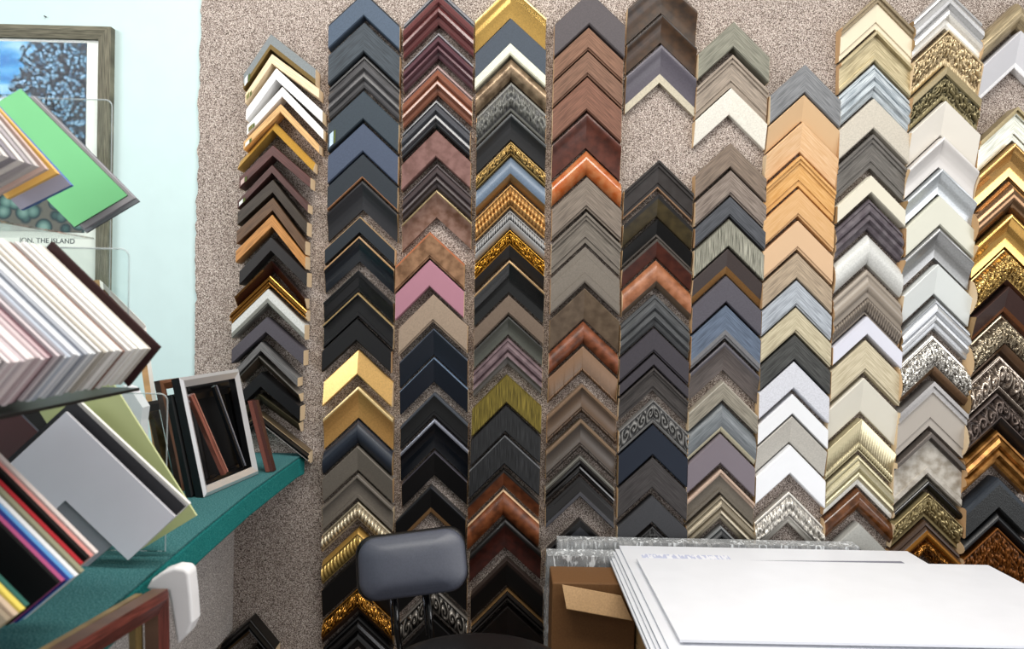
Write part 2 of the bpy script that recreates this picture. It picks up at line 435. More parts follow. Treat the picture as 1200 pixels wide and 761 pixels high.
# column 3
column(3, [(30, 473), (90, 473), (140, 471), (250, 472), (285, 464), (345, 464), (375, 468), (520, 469.5), (560, 471), (600, 464), (700, 468)],
 [(30, 555.5), (100, 554), (140, 551), (250, 553), (285, 544.5), (345, 544), (375, 548), (520, 549), (600, 546), (700, 548)], 1.0, .93, [
 (-14, 28, 'ridge', '6b3a3a', 'plain', 'g', 'glossy mahogany grey-rimmed ridged', D(outer=(.22, '5f6068', 's'), H=.045)),
 (37, 68, 'ridge', '62424a', 'plain', 'g', 'glossy plum-brown ridged', D(outer=(.15, '6d6a70', 's'), H=.045)),
 (75, 111, 'ridge', '8f5a42', 'plain', 'g', 'glossy orange-brown ridged', D(outer=(.2, '8d7370', 's'), H=.045)),
 (116, 150, 'ridge', '54565c', 'plain', 'g', 'glossy steel-and-black ridged', D(H=.045, lip=(.15, '111215', 'g'))),
 (153, 186, 'flat', '83605a', 'mottle', 'm', 'mottled dusty-brown flat', D(dark='5f423c')),
 (191, 221, 'ridge', '4a3f40', 'plain', 's', 'dark brown triple-ridged'),
 (223, 256, 'scoop', '87685a', 'mottle', 's', 'bronze-brown scooped', D(outer=(.1, '93805a', 'M'), dark='5a3c2c')),
 (272, 304, 'slab', '97714f', 'mottle', 's', 'mottled tan copper-edged', D(outer=(.09, 'b56a3a', 's'), dark='5d4028')),
 (305, 338, 'flat', 'ac7888', 'even', 'm', 'dusty-pink flat'),
 (345, 379, 'slab', 'a28e7a', 'plain', 'm', 'beige-taupe flat'),
 (385, 418, 'slope', '1c2430', 'plain', 's', 'dark navy blue-rimmed', D(outer=(.06, '4b5664', 's'))),
 (419, 450, 'slope', '1a2230', 'plain', 's', 'midnight navy thin-rimmed', D(outer=(.05, '6b7f98', 's'))),
 (460, 490, 'tray', '0f1013', 'plain', 's', 'black wide blue-grey-rimmed', D(outer=(.16, '464c55', 's'))),
 (491, 528, 'scoop', '151920', 'plain', 'g', 'glossy black silver-rimmed', D(outer=(.13, '9093a0', 'M'))),
 (529, 560, 'slope', '0e0e11', 'plain', 's', 'black fine-rimmed', D(outer=(.05, '4a4750', 's'))),
 (570, 604, 'slope', '0c0c0f', 'plain', 's', 'black gold-lipped', D(lip=(.2, '80603a', 's'), outer=(.08, '2b2e33', 's'))),
 (640, 684, 'slope', '0e0e10', 'plain', 's', 'black brown-rimmed', D(outer=(.07, '4a3828', 's'))),
 (690, 722, 'round', '8b8680', 'wash', 'M', 'black-silver scroll-carved', D(o=('scroll', .1, .9), dark='070707')),
 (725, 762, 'slope', '0e0e10', 'plain', 's', 'plain black wide'),
])
# column 4
column(4, [(30, 557), (130, 558.5), (220, 558), (330, 556), (400, 555.5), (450, 554), (500, 552), (600, 547.5), (650, 551), (700, 552)],
 [(30, 640), (150, 640), (220, 639), (330, 638), (400, 636), (450, 635), (500, 634), (600, 631.5), (650, 635), (700, 637)], 1.0, .92, [
 (-16, 21, 'scoop', 'dab052', 'plain', 'G', 'bright gold scooped', D(outer=(.08, 'e9d489', 'M'))),
 (22, 66, 'flat', '46505c', 'plain', 'm', 'slate-blue flat cream-lipped', D(lip=(.3, 'dcdcc4', 's'))),
 (67, 94, 'round', '9a8468', 'mottle', 'M', 'antique bronze rounded', D(dark='5d4c3a')),
 (95, 131, 'round', '6a6a64', 'wash', 's', 'charcoal embossed', D(o=('rough', .12, .88), dark='38383a')),
 (133, 164, 'scoop', '1c1d20', 'plain', 's', 'black scooped grey-rimmed', D(outer=(.14, '4c4f50', 's'))),
 (165, 182, 'round', 'd0b070', 'wash', 'M', 'narrow gold beaded', D(o=('leaf', .15, .85), dark='1e1810')),
 (183, 214, 'round', '66788c', 'plain', 's', 'steel-blue bronze-lipped', D(lip=(.3, '8c6c40', 'M'))),
 (216, 244, 'ridge', 'd0a468', 'wash', 'M', 'pale gold braided', D(o=('rope', .1, .9), dark='5a4028')),
 (246, 269, 'round', '9b9b9b', 'wash', 's', 'dark pewter leaf-tipped', D(o=('bead', .1, .55), dark='2b2c2f')),
 (270, 304, 'slope', 'd8a440', 'wash', 'G', 'black gold-crested', D(o=('leaf', .05, .45), dark='4a3010', lip=(.48, '17110f', 's'))),
 (305, 344, 'scoop', '17191a', 'plain', 'g', 'glossy black bronze-rimmed scooped', D(outer=(.09, 'a08258', 'M'), H=.042)),
 (346, 370, 'slab', '776657', 'plain', 'm', 'taupe flat', D()),
 (371, 394, 'scoop', '5a5c54', 'plain', 's', 'grey-green scooped', D(outer=(.1, '3c3d3a', 's'))),
 (396, 429, 'ridge', '7a666a', 'mottle', 's', 'mauve-grey worn-silver', D(dark='554549', lip=(.3, '6e6a66', 's'))),
 (439, 474, 'flat', '94843e', 'brush', 'M', 'olive-gold brushed', D(dark='5b5024')),
 (475, 508, 'flat', '2b2c2e', 'brush', 's', 'black scratch-brushed', D(dark='101113')),
 (510, 546, 'flat', '2a2b2e', 'brush', 's', 'black scratch-brushed silver-edged', D(dark='0e0f11', outer=(.05, '6b6d70', 's'))),
 (551, 572, 'slope', '7a421c', 'mottle', 's', 'burnt-brown', D(outer=(.15, '3a3634', 's'), dark='4a2410')),
 (575, 607, 'round', '8a4c1e', 'mottle', 's', 'orange-brown pale-edged', D(outer=(.06, 'e0bf98', 's'), dark='4c240c')),
 (609, 645, 'scoop', '4a1c10', 'mottle', 's', 'dark red black-rimmed', D(outer=(.2, '2a2726', 's'), dark='260c08')),
 (655, 690, 'slope', '0e0c0c', 'plain', 's', 'black umber-rimmed', D(outer=(.18, '3b2c26', 's'))),
 (691, 708, 'ridge', '2e2a28', 'plain', 'g', 'black gold-lined ridged', D(outer=(.12, 'a07b48', 'M'))),
 (710, 750, 'slope', '1e120c', 'mottle', 's', 'black-brown wide', D(dark='0a0706')),
])
# column 5
column(5, [(30, 650), (130, 647.5), (250, 647), (350, 645), (420, 643), (500, 641), (550, 639), (600, 640)],
 [(10, 733), (60, 730), (130, 728), (250, 728), (350, 726), (420, 724), (500, 722), (550, 720)], .93, .96, [
 (-9, 31, 'flat', '595356', 'plain', 'm', 'dark mauve-grey flat'),
 (33, 60, 'slab', '7e5b45', 'grain', 'm', 'light walnut upper', D()),
 (61, 90, 'slab', '7a5945', 'grain', 'm', 'light walnut lower', D()),
 (91, 131, 'flat', '79523f', 'grain', 'm', 'reddish-brown grained'),
 (133, 174, 'scoop', '5d2c1a', 'mottle', 's', 'deep walnut scooped', D(dark='361408')),
 (176, 206, 'round', 'b57038', 'mottle', 'g', 'glossy burnt-orange rounded', D(dark='9a4a18')),
 (208, 246, 'slab', '7c7064', 'grain', 'm', 'grey-brown grained'),
 (249, 286, 'steps', '746c62', 'grain', 'm', 'grey-taupe ridged-rim'),
 (289, 333, 'stepin', '787066', 'plain', 'm', 'warm-grey raised-lip'),
 (338, 376, 'slope', '6a5946', 'mottle', 's', 'bronze-brown sloping', D(dark='4a3c2e')),
 (377, 404, 'round', '8e5130', 'mottle', 's', 'antique red-brown', D(dark='4e2a18')),
 (406, 438, 'slope', '7c6048', 'mottle', 's', 'tan-brown notched-lip', D(o=('notch', .84, .98), dark='5a432f')),
 (450, 485, 'tray', '5c4836', 'wash', 's', 'dark bronze notched-lip', D(o=('notch', .84, .98), dark='3b2e26', outer=(.2, '80654a', 's'))),
 (491, 527, 'tray', '4e443c', 'wash', 's', 'smoky bronze notched-lip', D(o=('notch', .84, .98), dark='2f2c2c', outer=(.2, '80684e', 's'))),
 (534, 557, 'ridge', '252323', 'plain', 'g', 'black silver-lined ridged', D(outer=(.2, '77756e', 's'))),
 (559, 584, 'stepin', '1d1a1b', 'plain', 'g', 'black raised-inner-edge', D(lip=(.25, '4c4c52', 's'))),
 (609, 645, 'slope', '404248', 'plain', 's', 'slate black-rimmed', D(outer=(.25, '0f0f11', 's'))),
])
# column 6
column(6, [(10, 735.5), (100, 733.5), (240, 731), (300, 729), (340, 729.5), (400, 726), (500, 725), (600, 723.5)],
 [(10, 817), (100, 815.5), (240, 812), (330, 810), (400, 807), (500, 806), (560, 805)], .9, .98, [
 (-26, 15, 'scoop', '4a3218', 'mottle', 's', 'dark bronze-brown scooped', D(dark='241609')),
 (17, 50, 'scoop', '4a3014', 'mottle', 's', 'mottled bronze', D(dark='281808', outer=(.1, '2d2018', 's'))),
 (53, 97, 'scoop', '5a5560', 'plain', 's', 'smoke-purple scooped silver-lipped', D(lip=(.24, 'd6cdb6', 'M'))),
 (188, 222, 'steps', '35302e', 'mottle', 's', 'espresso stepped', D(dark='221c1a', lip=(.06, '8d6c4c', 's'))),
 (228, 255, 'slope', '4a3e1e', 'mottle', 's', 'olive-bronze black-rimmed', D(outer=(.2, '2c2a2a', 's'), dark='2c2410')),
 (257, 279, 'slope', '0f0e0f', 'plain', 's', 'black chipped-silver-lipped', D(lip=(.14, '6c655f', 's'))),
 (280, 303, 'slope', '562818', 'mottle', 's', 'oxblood-brown', D(outer=(.15, '5f5852', 's'), dark='34140c')),
 (305, 338, 'round', 'a86e48', 'mottle', 's', 'copper-tan rounded', D(lip=(.22, '5c4c3c', 's'), dark='7c4a2c')),
 (345, 384, 'ridge', '4e5052', 'grain', 'm', 'weathered dark-grey ridged'),
 (385, 414, 'slab', '47434a', 'plain', 'm', 'charcoal-purple flat'),
 (415, 429, 'slab', '454148', 'plain', 'm', 'narrow charcoal-purple'),
 (431, 460, 'steps', '45403e', 'grain', 'm', 'grey-brown sloped'),
 (469, 497, 'slab', '7b7a78', 'wash', 's', 'pewter scroll-carved', D(o=('scroll', .1, .85), dark='2b2b2c')),
 (498, 535, 'flat', '1c2636', 'even', 'm', 'deep navy flat'),
 (536, 574, 'flat', '413d3d', 'grain', 'm', 'charcoal-brown flat'),
 (581, 614, 'flat', '45464a', 'plain', 'm', 'slate-grey flat'),
 (617, 645, 'slab', '3c3c3c', 'wash', 's', 'black embossed', D(o=('rough', .1, .9), dark='121212')),
])
# column 7
column(7, [(60, 818), (140, 814), (250, 814.5), (330, 811.5), (420, 809), (500, 806), (560, 804), (620, 805)],
 [(60, 901), (140, 898), (250, 897), (330, 892), (420, 890), (500, 886), (560, 883), (620, 886)], .91, 1.0, [
 (26, 58, 'flat', '7f7e70', 'grain', 'm', 'olive-grey flat'),
 (65, 103, 'steps', '96897b', 'grain', 'm', 'taupe ridged-rim'),
 (104, 135, 'slope', 'e4e0d4', 'plain', 's', 'cream-white sloped'),
 (168, 198, 'flat', '7c6c5e', 'grain', 'm', 'mushroom-brown flat'),
 (200, 230, 'slab', '867a70', 'grain', 'm', 'striped greige wood', D(dark='5b5049')),
 (231, 255, 'slab', '4f5258', 'grain', 'm', 'steel-grey grained'),
 (257, 291, 'flat', '9a988a', 'brush', 'M', 'silver cross-brushed', D(dark='5c5b50')),
 (292, 323, 'slope', '4c4240', 'plain', 's', 'dark brown gold-lipped', D(lip=(.32, '9a7038', 'M'))),
 (324, 356, 'flat', '5a5760', 'plain', 'm', 'plum-grey flat'),
 (358, 398, 'slab', '5e6c80', 'grain', 'm', 'dusty-blue grey-lipped', D(lip=(.25, '77777a', 'm'))),
 (401, 436, 'scoop', '5c5350', 'grain', 's', 'smoky-brown scooped', D(outer=(.15, '56525a', 's'))),
 (447, 471, 'slab', 'a39c8c', 'grain', 'M', 'silver-beige light-rimmed', D(outer=(.1, 'cfc8b8', 'M'))),
 (472, 508, 'round', '70767a', 'grain', 's', 'blue-grey cream-lipped', D(lip=(.17, 'd6cfb0', 's'))),
 (509, 545, 'flat', '7b727a', 'even', 'm', 'mauve-grey flat'),
 (550, 580, 'tray', '726a5e', 'plain', 'm', 'grey champagne-rimmed', D(outer=(.28, 'c4a994', 's'))),
 (581, 612, 'ridge', 'a59a84', 'plain', 'M', 'champagne ridged'),
 (617, 645, 'ridge', '444648', 'plain', 's', 'dark grey silver-lined', D(outer=(.1, '8d8f90', 's'))),
])
# column 8
column(8, [(110, 902), (170, 898), (240, 894.5), (330, 893), (400, 891), (480, 888), (560, 885), (640, 885)],
 [(110, 984), (170, 982), (240, 977), (330, 974), (400, 973), (480, 970), (560, 966), (640, 966)], .9, 1.02, [
 (76, 111, 'flat', '7b7d80', 'grain', 'm', 'ash-grey flat'),
 (112, 143, 'slope', 'cdab80', 'even', 'm', 'peach natural-wood'),
 (144, 179, 'slope', 'cbab84', 'grain', 'm', 'pale maple ridged', D(dark='c79d70')),
 (183, 219, 'steps', 'c69c5e', 'grain', 'm', 'golden pine stepped', D(dark='b98646')),
 (222, 255, 'slab', 'c0996a', 'grain', 'm', 'tan oak', D(dark='be9460')),
 (259, 294, 'slab', 'd0ae88', 'even', 'm', 'pale peach flat'),
 (297, 328, 'flat', 'a8967e', 'grain', 'm', 'beige limed-oak'),
 (329, 360, 'slab', 'a5acb4', 'grain', 'm', 'pale blue-grey'),
 (361, 391, 'slab', 'b9b094', 'grain', 'm', 'cream fine-grained', D(dark='9b9178')),
 (393, 423, 'flat', '4b4c4a', 'grain', 'm', 'dark grey open-grained', D(dark='2a2b2a')),
 (424, 457, 'flat', 'd0d2da', 'plain', 'm', 'bluish-white flat'),
 (462, 487, 'flat', 'dfe1e4', 'even', 's', 'bright white narrow'),
 (488, 521, 'slope', 'bdb9b0', 'plain', 's', 'pearl-grey cream'),
 (522, 557, 'flat', 'e4e6ea', 'even', 's', 'clean white flat'),
 (577, 616, 'ridge', 'dcd8d0', 'wash', 'M', 'white-silver filigree-embossed', D(o=('rough', .1, .75), dark='85807a')),
])
# column 9
column(9, [(30, 986), (110, 983.5), (200, 981.5), (260, 980), (330, 978), (400, 975.5), (450, 972), (500, 970), (560, 967), (640, 966)],
 [(30, 1071), (110, 1066), (200, 1062), (260, 1058.5), (330, 1057), (400, 1056), (450, 1053), (500, 1050), (560, 1047), (640, 1046)], .91, 1.02, [
 (-6, 34, 'steps', 'd9cdb2', 'even', 's', 'cream brown-ridged-rim', D(outer=(.26, '9c8c70', 'M'), H=.042)),
 (36, 73, 'tray', 'c3b691', 'grain', 'M', 'champagne channelled', D(dark='9a8d6c')),
 (75, 114, 'ridge', 'b4bcc0', 'grain', 'm', 'whitewashed blue-grey', D(dark='7c868e')),
 (116, 153, 'flat', 'c5beb0', 'plain', 'm', 'off-white linen'),
 (158, 198, 'steps', '6c6863', 'grain', 'm', 'driftwood dark-grey'),
 (206, 228, 'flat', 'd5d0be', 'even', 'm', 'narrow cream flat'),
 (233, 270, 'ridge', '6c656a', 'mottle', 'm', 'rustic purple-grey', D(dark='4c444a')),
 (275, 311, 'round', 'cfd0cc', 'plain', 's', 'silvery-white rounded'),
 (316, 370, 'ridge', '948a7e', 'wash', 's', 'grey-brown bead-lipped', D(o=('bead', .64, .94), dark='5c524a', H=.04)),
 (371, 394, 'flat', 'cfd0dc', 'even', 's', 'lilac-white flat'),
 (399, 437, 'slab', 'c0b69c', 'grain', 'm', 'beige striped-grain', D(dark='a89d82')),
 (443, 485, 'slope', 'd6d2c4', 'even', 'm', 'ivory sloped'),
 (491, 531, 'slope', 'cdc4a4', 'wash', 'M', 'silver-leaf bead-lipped', D(o=('bead', .72, .96), dark='7c7258')),
 (534, 571, 'ridge', 'c2ba98', 'plain', 'M', 'champagne white-ridged', D(lip=(.18, 'efeee6', 's'))),
 (573, 601, 'round', '73451c', 'mottle', 'g', 'glossy brown burl', D(dark='42240c')),
 (613, 645, 'flat', 'b4b4ae', 'plain', 's', 'pale grey flat'),
])
# column 10
column(10, [(30, 1072), (120, 1068), (200, 1064), (260, 1061), (330, 1058.5), (400, 1057), (450, 1055), (500, 1052), (570, 1048), (640, 1046)],
 [(30, 1152), (120, 1148), (200, 1145), (260, 1141), (330, 1138), (400, 1137), (450, 1135), (500, 1131), (570, 1128), (640, 1125)], .93, .98, [
 (-14, 33, 'ridge', 'c8c8c8', 'plain', 'M', 'shiny silver-white ridged', D(H=.05, lip=(.3, 'eeece6', 's'))),
 (36, 77, 'slope', 'cbb894', 'wash', 'M', 'champagne flower-carved', D(o=('leaf', .06, .85), dark='6b573c', H=.044)),
 (78, 118, 'slope', '8c8262', 'wash', 'M', 'dark gilt lace-carved', D(o=('leaf', .3, .85), dark='2c2a1c', outer=(.24, 'b8a77e', 'M'), H=.044)),
 (119, 160, 'slope', 'dbd6cc', 'even', 's', 'cream-white smooth', D(H=.044)),
 (161, 197, 'scoop', 'd3cfcc', 'even', 's', 'pearl-white scooped', D(H=.05)),
 (198, 229, 'scoop', 'c8ced2', 'plain', 'M', 'icy silver scooped', D(H=.045)),
 (230, 267, 'flat', 'ccccbc', 'even', 's', 'greenish-cream flat'),
 (268, 304, 'scoop', '9fa0a0', 'plain', 'M', 'satin silver-grey scooped', D(H=.05)),
 (310, 347, 'slope', 'dadfdd', 'even', 's', 'mint-white smooth'),
 (350, 388, 'ridge', 'c9ccd0', 'plain', 'M', 'white-silver stepped', D(outer=(.1, '8c8f90', 'M'))),
 (393, 441, 'round', 'e0ddd6', 'wash', 'G', 'bright silver leaf-carved', D(o=('leaf', .1, .76), dark='5e5850', lip=(.2, '8b6b4c', 'M'), H=.05)),
 (447, 503, 'steps', 'b4aca2', 'even', 's', 'warm-grey silver-ridged', D(outer=(.24, 'a5a2a0', 'M'), H=.046)),
 (506, 560, 'tray', 'c1bbb0', 'mottle', 's', 'antique pearl pewter-rimmed', D(outer=(.2, '6e6660', 'M'), dark='8f8678', H=.046)),
 (561, 574, 'round', '16171a', 'plain', 'g', 'narrow black silver-edged', D(outer=(.2, '9b988c', 'M'))),
 (578, 610, 'slope', 'b5a67c', 'wash', 'M', 'antique champagne lace-carved', D(o=('leaf', .05, .82), dark='5b4d30', H=.044)),
 (611, 655, 'ridge', 'a06f30', 'wash', 'G', 'brown-and-gold floral', D(o=('leaf', .55, .95), dark='4a2c10', outer=(.25, '4c3420', 's'), H=.05)),
])
# column 11
column(11, [(40, 1151), (120, 1149), (190, 1146.5), (240, 1145), (300, 1143.5), (370, 1142), (430, 1137), (480, 1134), (530, 1132), (590, 1130), (650, 1127)],
 [(40, 1239), (120, 1237), (190, 1230), (240, 1227), (300, 1222), (370, 1219), (430, 1215), (480, 1212), (530, 1209), (590, 1208), (650, 1207)], .93, 1.0, [
 (1, 34, 'round', 'b09f7c', 'grain', 'M', 'champagne-bronze rounded', D(H=.05)),
 (37, 80, 'slope', 'c9c9ce', 'even', 's', 'white-lipped satin-silver', D(H=.048, lip=(.14, 'f2f2f4', 's'))),
 (126, 166, 'steps', 'b5b6a8', 'grain', 'M', 'sage-silver gold-rimmed', D(outer=(.2, 'a5956c', 'M'), H=.044)),
 (168, 208, 'scoop', 'e0b060', 'plain', 'G', 'polished gold ridged', D(H=.05)),
 (211, 250, 'round', '8a6a4a', 'plain', 'G', 'shiny chocolate-bronze', D(H=.055, dark='402a18')),
 (251, 291, 'scoop', 'deae50', 'plain', 'G', 'bright yellow-gold scooped', D(H=.055)),
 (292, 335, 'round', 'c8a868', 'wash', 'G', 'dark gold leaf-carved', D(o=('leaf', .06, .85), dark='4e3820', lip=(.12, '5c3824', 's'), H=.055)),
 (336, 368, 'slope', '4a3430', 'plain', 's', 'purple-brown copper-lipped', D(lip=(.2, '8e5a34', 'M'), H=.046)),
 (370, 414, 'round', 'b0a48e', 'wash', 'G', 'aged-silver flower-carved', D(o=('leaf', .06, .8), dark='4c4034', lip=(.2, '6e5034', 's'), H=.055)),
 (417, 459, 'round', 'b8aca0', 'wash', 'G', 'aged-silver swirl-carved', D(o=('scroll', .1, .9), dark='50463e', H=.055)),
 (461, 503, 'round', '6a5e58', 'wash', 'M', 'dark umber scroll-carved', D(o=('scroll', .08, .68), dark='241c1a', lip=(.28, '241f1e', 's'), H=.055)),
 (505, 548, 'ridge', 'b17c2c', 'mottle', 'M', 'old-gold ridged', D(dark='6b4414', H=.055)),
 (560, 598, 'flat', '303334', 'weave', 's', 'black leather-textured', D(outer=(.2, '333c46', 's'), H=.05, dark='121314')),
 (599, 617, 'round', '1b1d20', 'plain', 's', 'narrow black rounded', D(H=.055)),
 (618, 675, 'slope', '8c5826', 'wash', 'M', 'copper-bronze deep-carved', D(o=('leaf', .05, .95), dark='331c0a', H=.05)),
])
# column 1: short loose samples, each with its own tilt
c1 = [
 ((318.6, 41), (287, 88), (371, 82), 21, 'flat', '838a8c', 'plain', 'm', 'grey gold-sided stickered', D(sticker='e8f0f4', lip=(.35, '7d6630', 'M'))),
 ((320, 64.5), (289, 111), (375, 105), 14, 'flat', 'dcc6a4', 'grain', 'm', 'beige pale-wood', D(sticker='8a8a50', dark='cbb592')),
 ((325, 81), (290, 129), (379, 131), 16, 'flat', 'efefef', 'even', 's', 'upper white', D()),
 ((332, 103), (291, 148), (380, 153), 14, 'flat', 'f0eeec', 'even', 's', 'lower white', D(sticker='7e7a3a')),
 ((330, 123), (287, 167), (375, 171), 12, 'flat', 'd6aa6c', 'grain', 'm', 'tan natural-wood', D(sticker='e5e5dc')),
 ((321, 142), (280, 188), (368, 190), 14, 'rslope', 'e6b93e', 'plain', 'M', 'yellow-gold', D()),
 ((321, 171), (282, 209), (365, 209), 15, 'flat', '5c3630', 'grain', 's', 'dark mahogany', D(sticker='c8b0a8')),
 ((320, 194), (280, 236), (362, 240), 12, 'flat', '53322c', 'grain', 's', 'red-brown silver-stickered', D(sticker='e2e6e2')),
 ((321, 211), (280, 249), (361, 261), 18, 'flat', '3c3124', 'grain', 's', 'dark umber', D()),
 ((321, 232), (279, 271), (359, 283), 18, 'flat', '65492e', 'grain', 's', 'walnut', D()),
 ((320, 252), (278, 294), (359, 301), 17, 'flat', 'b87f34', 'grain', 's', 'golden-oak', D()),
 ((319, 278), (282, 318), (361, 320), 19, 'flat', '2c2828', 'plain', 's', 'charcoal-black', D()),
 ((319, 306), (276, 348), (358, 350), 14, 'slope', '381a18', 'plain', 'g', 'glossy dark-cherry', D()),
 ((316, 323), (270, 367), (359, 364), 15, 'ridge', 'c8912c', 'plain', 'G', 'gold ridged', D()),
 ((315, 339), (273, 380), (358, 381), 20, 'slab', 'd2d4d0', 'plain', 's', 'white silver-lipped', D(lip=(.4, 'a4a49c', 'M'))),
 ((313, 372), (273, 409), (357, 411), 20, 'flat', '56525a', 'plain', 'm', 'charcoal-grey flat', D()),
 ((307, 401), (274, 436), (350, 443), 12.5, 'flat', '6d6c6c', 'grain', 'm', 'grey wood', D()),
 ((304, 417), (282, 440), (351, 462), 12, 'slope', '6b5c4c', 'plain', 'M', 'silver-brown', D(outer=(.2, 'a8a49c', 'M'))),
 ((307, 436), (280, 462), (353, 476), 20, 'flat', '19191c', 'plain', 's', 'black flat', D()),
 ((305, 462), (280, 487), (351, 496), 14, 'slope', '46412f', 'plain', 's', 'olive-black', D(lip=(.4, '1b1a16', 's'))),
 ((303, 484), (276, 508), (362, 531), 16, 'ridge', '2a2420', 'plain', 's', 'black bronze-lined', D(outer=(.1, '8c7858', 'M'))),
]
for n, (A, L0, R0, T, prof, hx, kind, fin, desc, op) in enumerate(c1):
    chevron(A, L0, R0, T - 2.4, prof, hx, kind, fin, f'{desc} corner sample, {ORD[n]} from top in far left column', H=.05, base=.004, endm=WOODEND[2], **op)
chevron((293, 727), (258, 757), (322, 762), 16, 'ridge', '17130f', 'plain', 's', 'black gold-lipped corner sample hanging below the carpeted panel, beside the bottom left', H=.06, lip=(.2, '7a5c2c', 'M'))
chevron((300, 757), (270, 785), (326, 789), 20, 'ridge', '2a2014', 'wash', 's', 'dark carved corner sample lowest on the wall under the black gold-lipped one', H=.06, o=('leaf', .2, .8), dark='0c0a08')

# ------------------------------------------------------------------ framed print on the painted wall
zt = P(60, 30, 2.08).z; xr = P(126, 200, 2.07).x; xl = -1.62; zbm = P(100, 560, 2.08).z
root = thing('framed_picture', 'landscape print in a grey weathered wood frame on the pale mint wall', 'picture', (xl + .4, -.001, zbm))
O = root.location.copy()
fw = .034; fr = [Vector((xl, -.001, zbm)), Vector((xr, -.001, zbm)), Vector((xr, -.001, zt)), Vector((xl, -.001, zt))]
def frame_rails(root, crn, wdt, th, m, sides=None, name='rail', inner_drop=0):
    """four mitred rails between world corners BL, BR, TR, TL; th is the vector from back to front"""
    O = root.location
    BL, BR, TR, TL = crn
    ux = (BR - BL).normalized(); uz = (TL - BL).normalized()
    n = th.normalized()
    inn = [BL + (ux + uz) * wdt, BR + (-ux + uz) * wdt, TR + (-ux - uz) * wdt, TL + (ux - uz) * wdt]
    out = [BL, BR, TR, TL]
    for i in range(4):
        j = (i + 1) % 4
        midA = out[i].lerp(inn[i], .35); midB = out[j].lerp(inn[j], .35)
        a, b, c, d = out[i], out[j], inn[j], inn[i]
        vs = [a, b, c, d, a + th * .8, b + th * .8, midB + th, midA + th, c + th * .72, d + th * .72]
        fs = [(3, 2, 1, 0), (0, 1, 5, 4), (4, 5, 6, 7), (7, 6, 8, 9), (2, 3, 9, 8)]
        ms = [m, sides or m]; mi = [1, 1, 0, 0, 1]
        uv = [((x - BL).dot((b - a).normalized()), (x - BL).dot((b - a).normalized().cross(n))) for x in vs]
        mesh(name, [x - O for x in vs], fs, ms, root, False, uv, mi)
    return inn
WG = mat('74705e', 'grain', 'm', '4c4a3e')
inn = frame_rails(root, fr, fw, Vector((0, -.028, 0)), WG)
v, f = prism([p - O + Vector((0, -.004, 0)) for p in inn], Vector((0, -.006, 0))); mesh('mat_board', v, f, mat('efefe6', 'even', 'm'), root)
px1 = P(101, 150, 2.09).x; pz1 = P(60, 50, 2.09).z; pz0 = P(60, 272, 2.09).z
m, N, L, b = node_mat('landscape_print', .9); b.inputs['Specular IOR Level'].default_value = .1
tc = N.new('ShaderNodeTexCoord'); sep = N.new('ShaderNodeSeparateXYZ'); L.new(tc.outputs['Object'], sep.inputs[0])
def math_n(op, a, bb):
    k = N.new('ShaderNodeMath'); k.operation = op
    for i, x in enumerate((a, bb)):
        if isinstance(x, (int, float)): k.inputs[i].default_value = x
        else: L.new(x, k.inputs[i])
    return k.outputs[0]
def mixc(fac, a, bb):
    k = N.new('ShaderNodeMix'); k.data_type = 'RGBA'; L.new(fac, k.inputs[0])
    for i, x in ((6, a), (7, bb)):
        if isinstance(x, str): k.inputs[i].default_value = lin(x)
        else: L.new(x, k.inputs[i])
    return k.outputs[2]
def rampc(src, stops):
    r = N.new('ShaderNodeValToRGB'); e = r.color_ramp.elements
    while len(e) < len(stops): e.new(.5)
    for i, (p, c) in enumerate(stops): e[i].position = p; e[i].color = lin(c)
    L.new(src, r.inputs[0]); return r.outputs[0]
cl = N.new('ShaderNodeTexNoise'); cl.inputs['Scale'].default_value = 7; cl.inputs['Detail'].default_value = 6
mp = N.new('ShaderNodeMapping'); mp.inputs['Scale'].default_value = (1, 1, 3.5); L.new(tc.outputs['Object'], mp.inputs[0]); L.new(mp.outputs[0], cl.inputs[0])
sky = rampc(cl.outputs[0], [(.42, '1274b8'), (.53, '3a96d0'), (.68, '9cc8e2')])
vo = N.new('ShaderNodeTexVoronoi'); vo.inputs['Scale'].default_value = 95; L.new(tc.outputs['Object'], vo.inputs['Vector'])
leaves = rampc(vo.outputs['Distance'], [(.22, '86b0cc'), (.42, '3f6a8a'), (.56, '0c1620')])
vo2 = N.new('ShaderNodeTexVoronoi'); vo2.inputs['Scale'].default_value = 26; L.new(tc.outputs['Object'], vo2.inputs['Vector'])
fern = rampc(vo2.outputs['Distance'], [(.15, '86a49c'), (.4, '587672'), (.55, '34444a'), (.66, '6c6963')])
nz = N.new('ShaderNodeTexNoise'); nz.inputs['Scale'].default_value = 28; nz.inputs['Detail'].default_value = 3; L.new(tc.outputs['Object'], nz.inputs[0])
cx = P(92, 92, 2.09)
dx = math_n('SUBTRACT', sep.outputs[0], (cx.x - O.x)); dz = math_n('SUBTRACT', sep.outputs[2], (cx.z - O.z) - .02)
rr = math_n('POWER', math_n('ADD', math_n('MULTIPLY', dx, dx), math_n('MULTIPLY', math_n('MULTIPLY', dz, dz), 1.2)), .5)
rr = math_n('ADD', rr, math_n('MULTIPLY', math_n('SUBTRACT', nz.outputs[0], .5), .14))
tree = math_n('LESS_THAN', rr, .165)
low = math_n('LESS_THAN', sep.outputs[2], P(60, 112, 2.09).z - O.z)
ferny = math_n('LESS_THAN', sep.outputs[2], P(60, 225, 2.09).z - O.z)
c_ = mixc(tree, sky, leaves); c_ = mixc(low, c_, leaves); c_ = mixc(ferny, c_, fern)
L.new(c_, b.inputs['Base Color'])
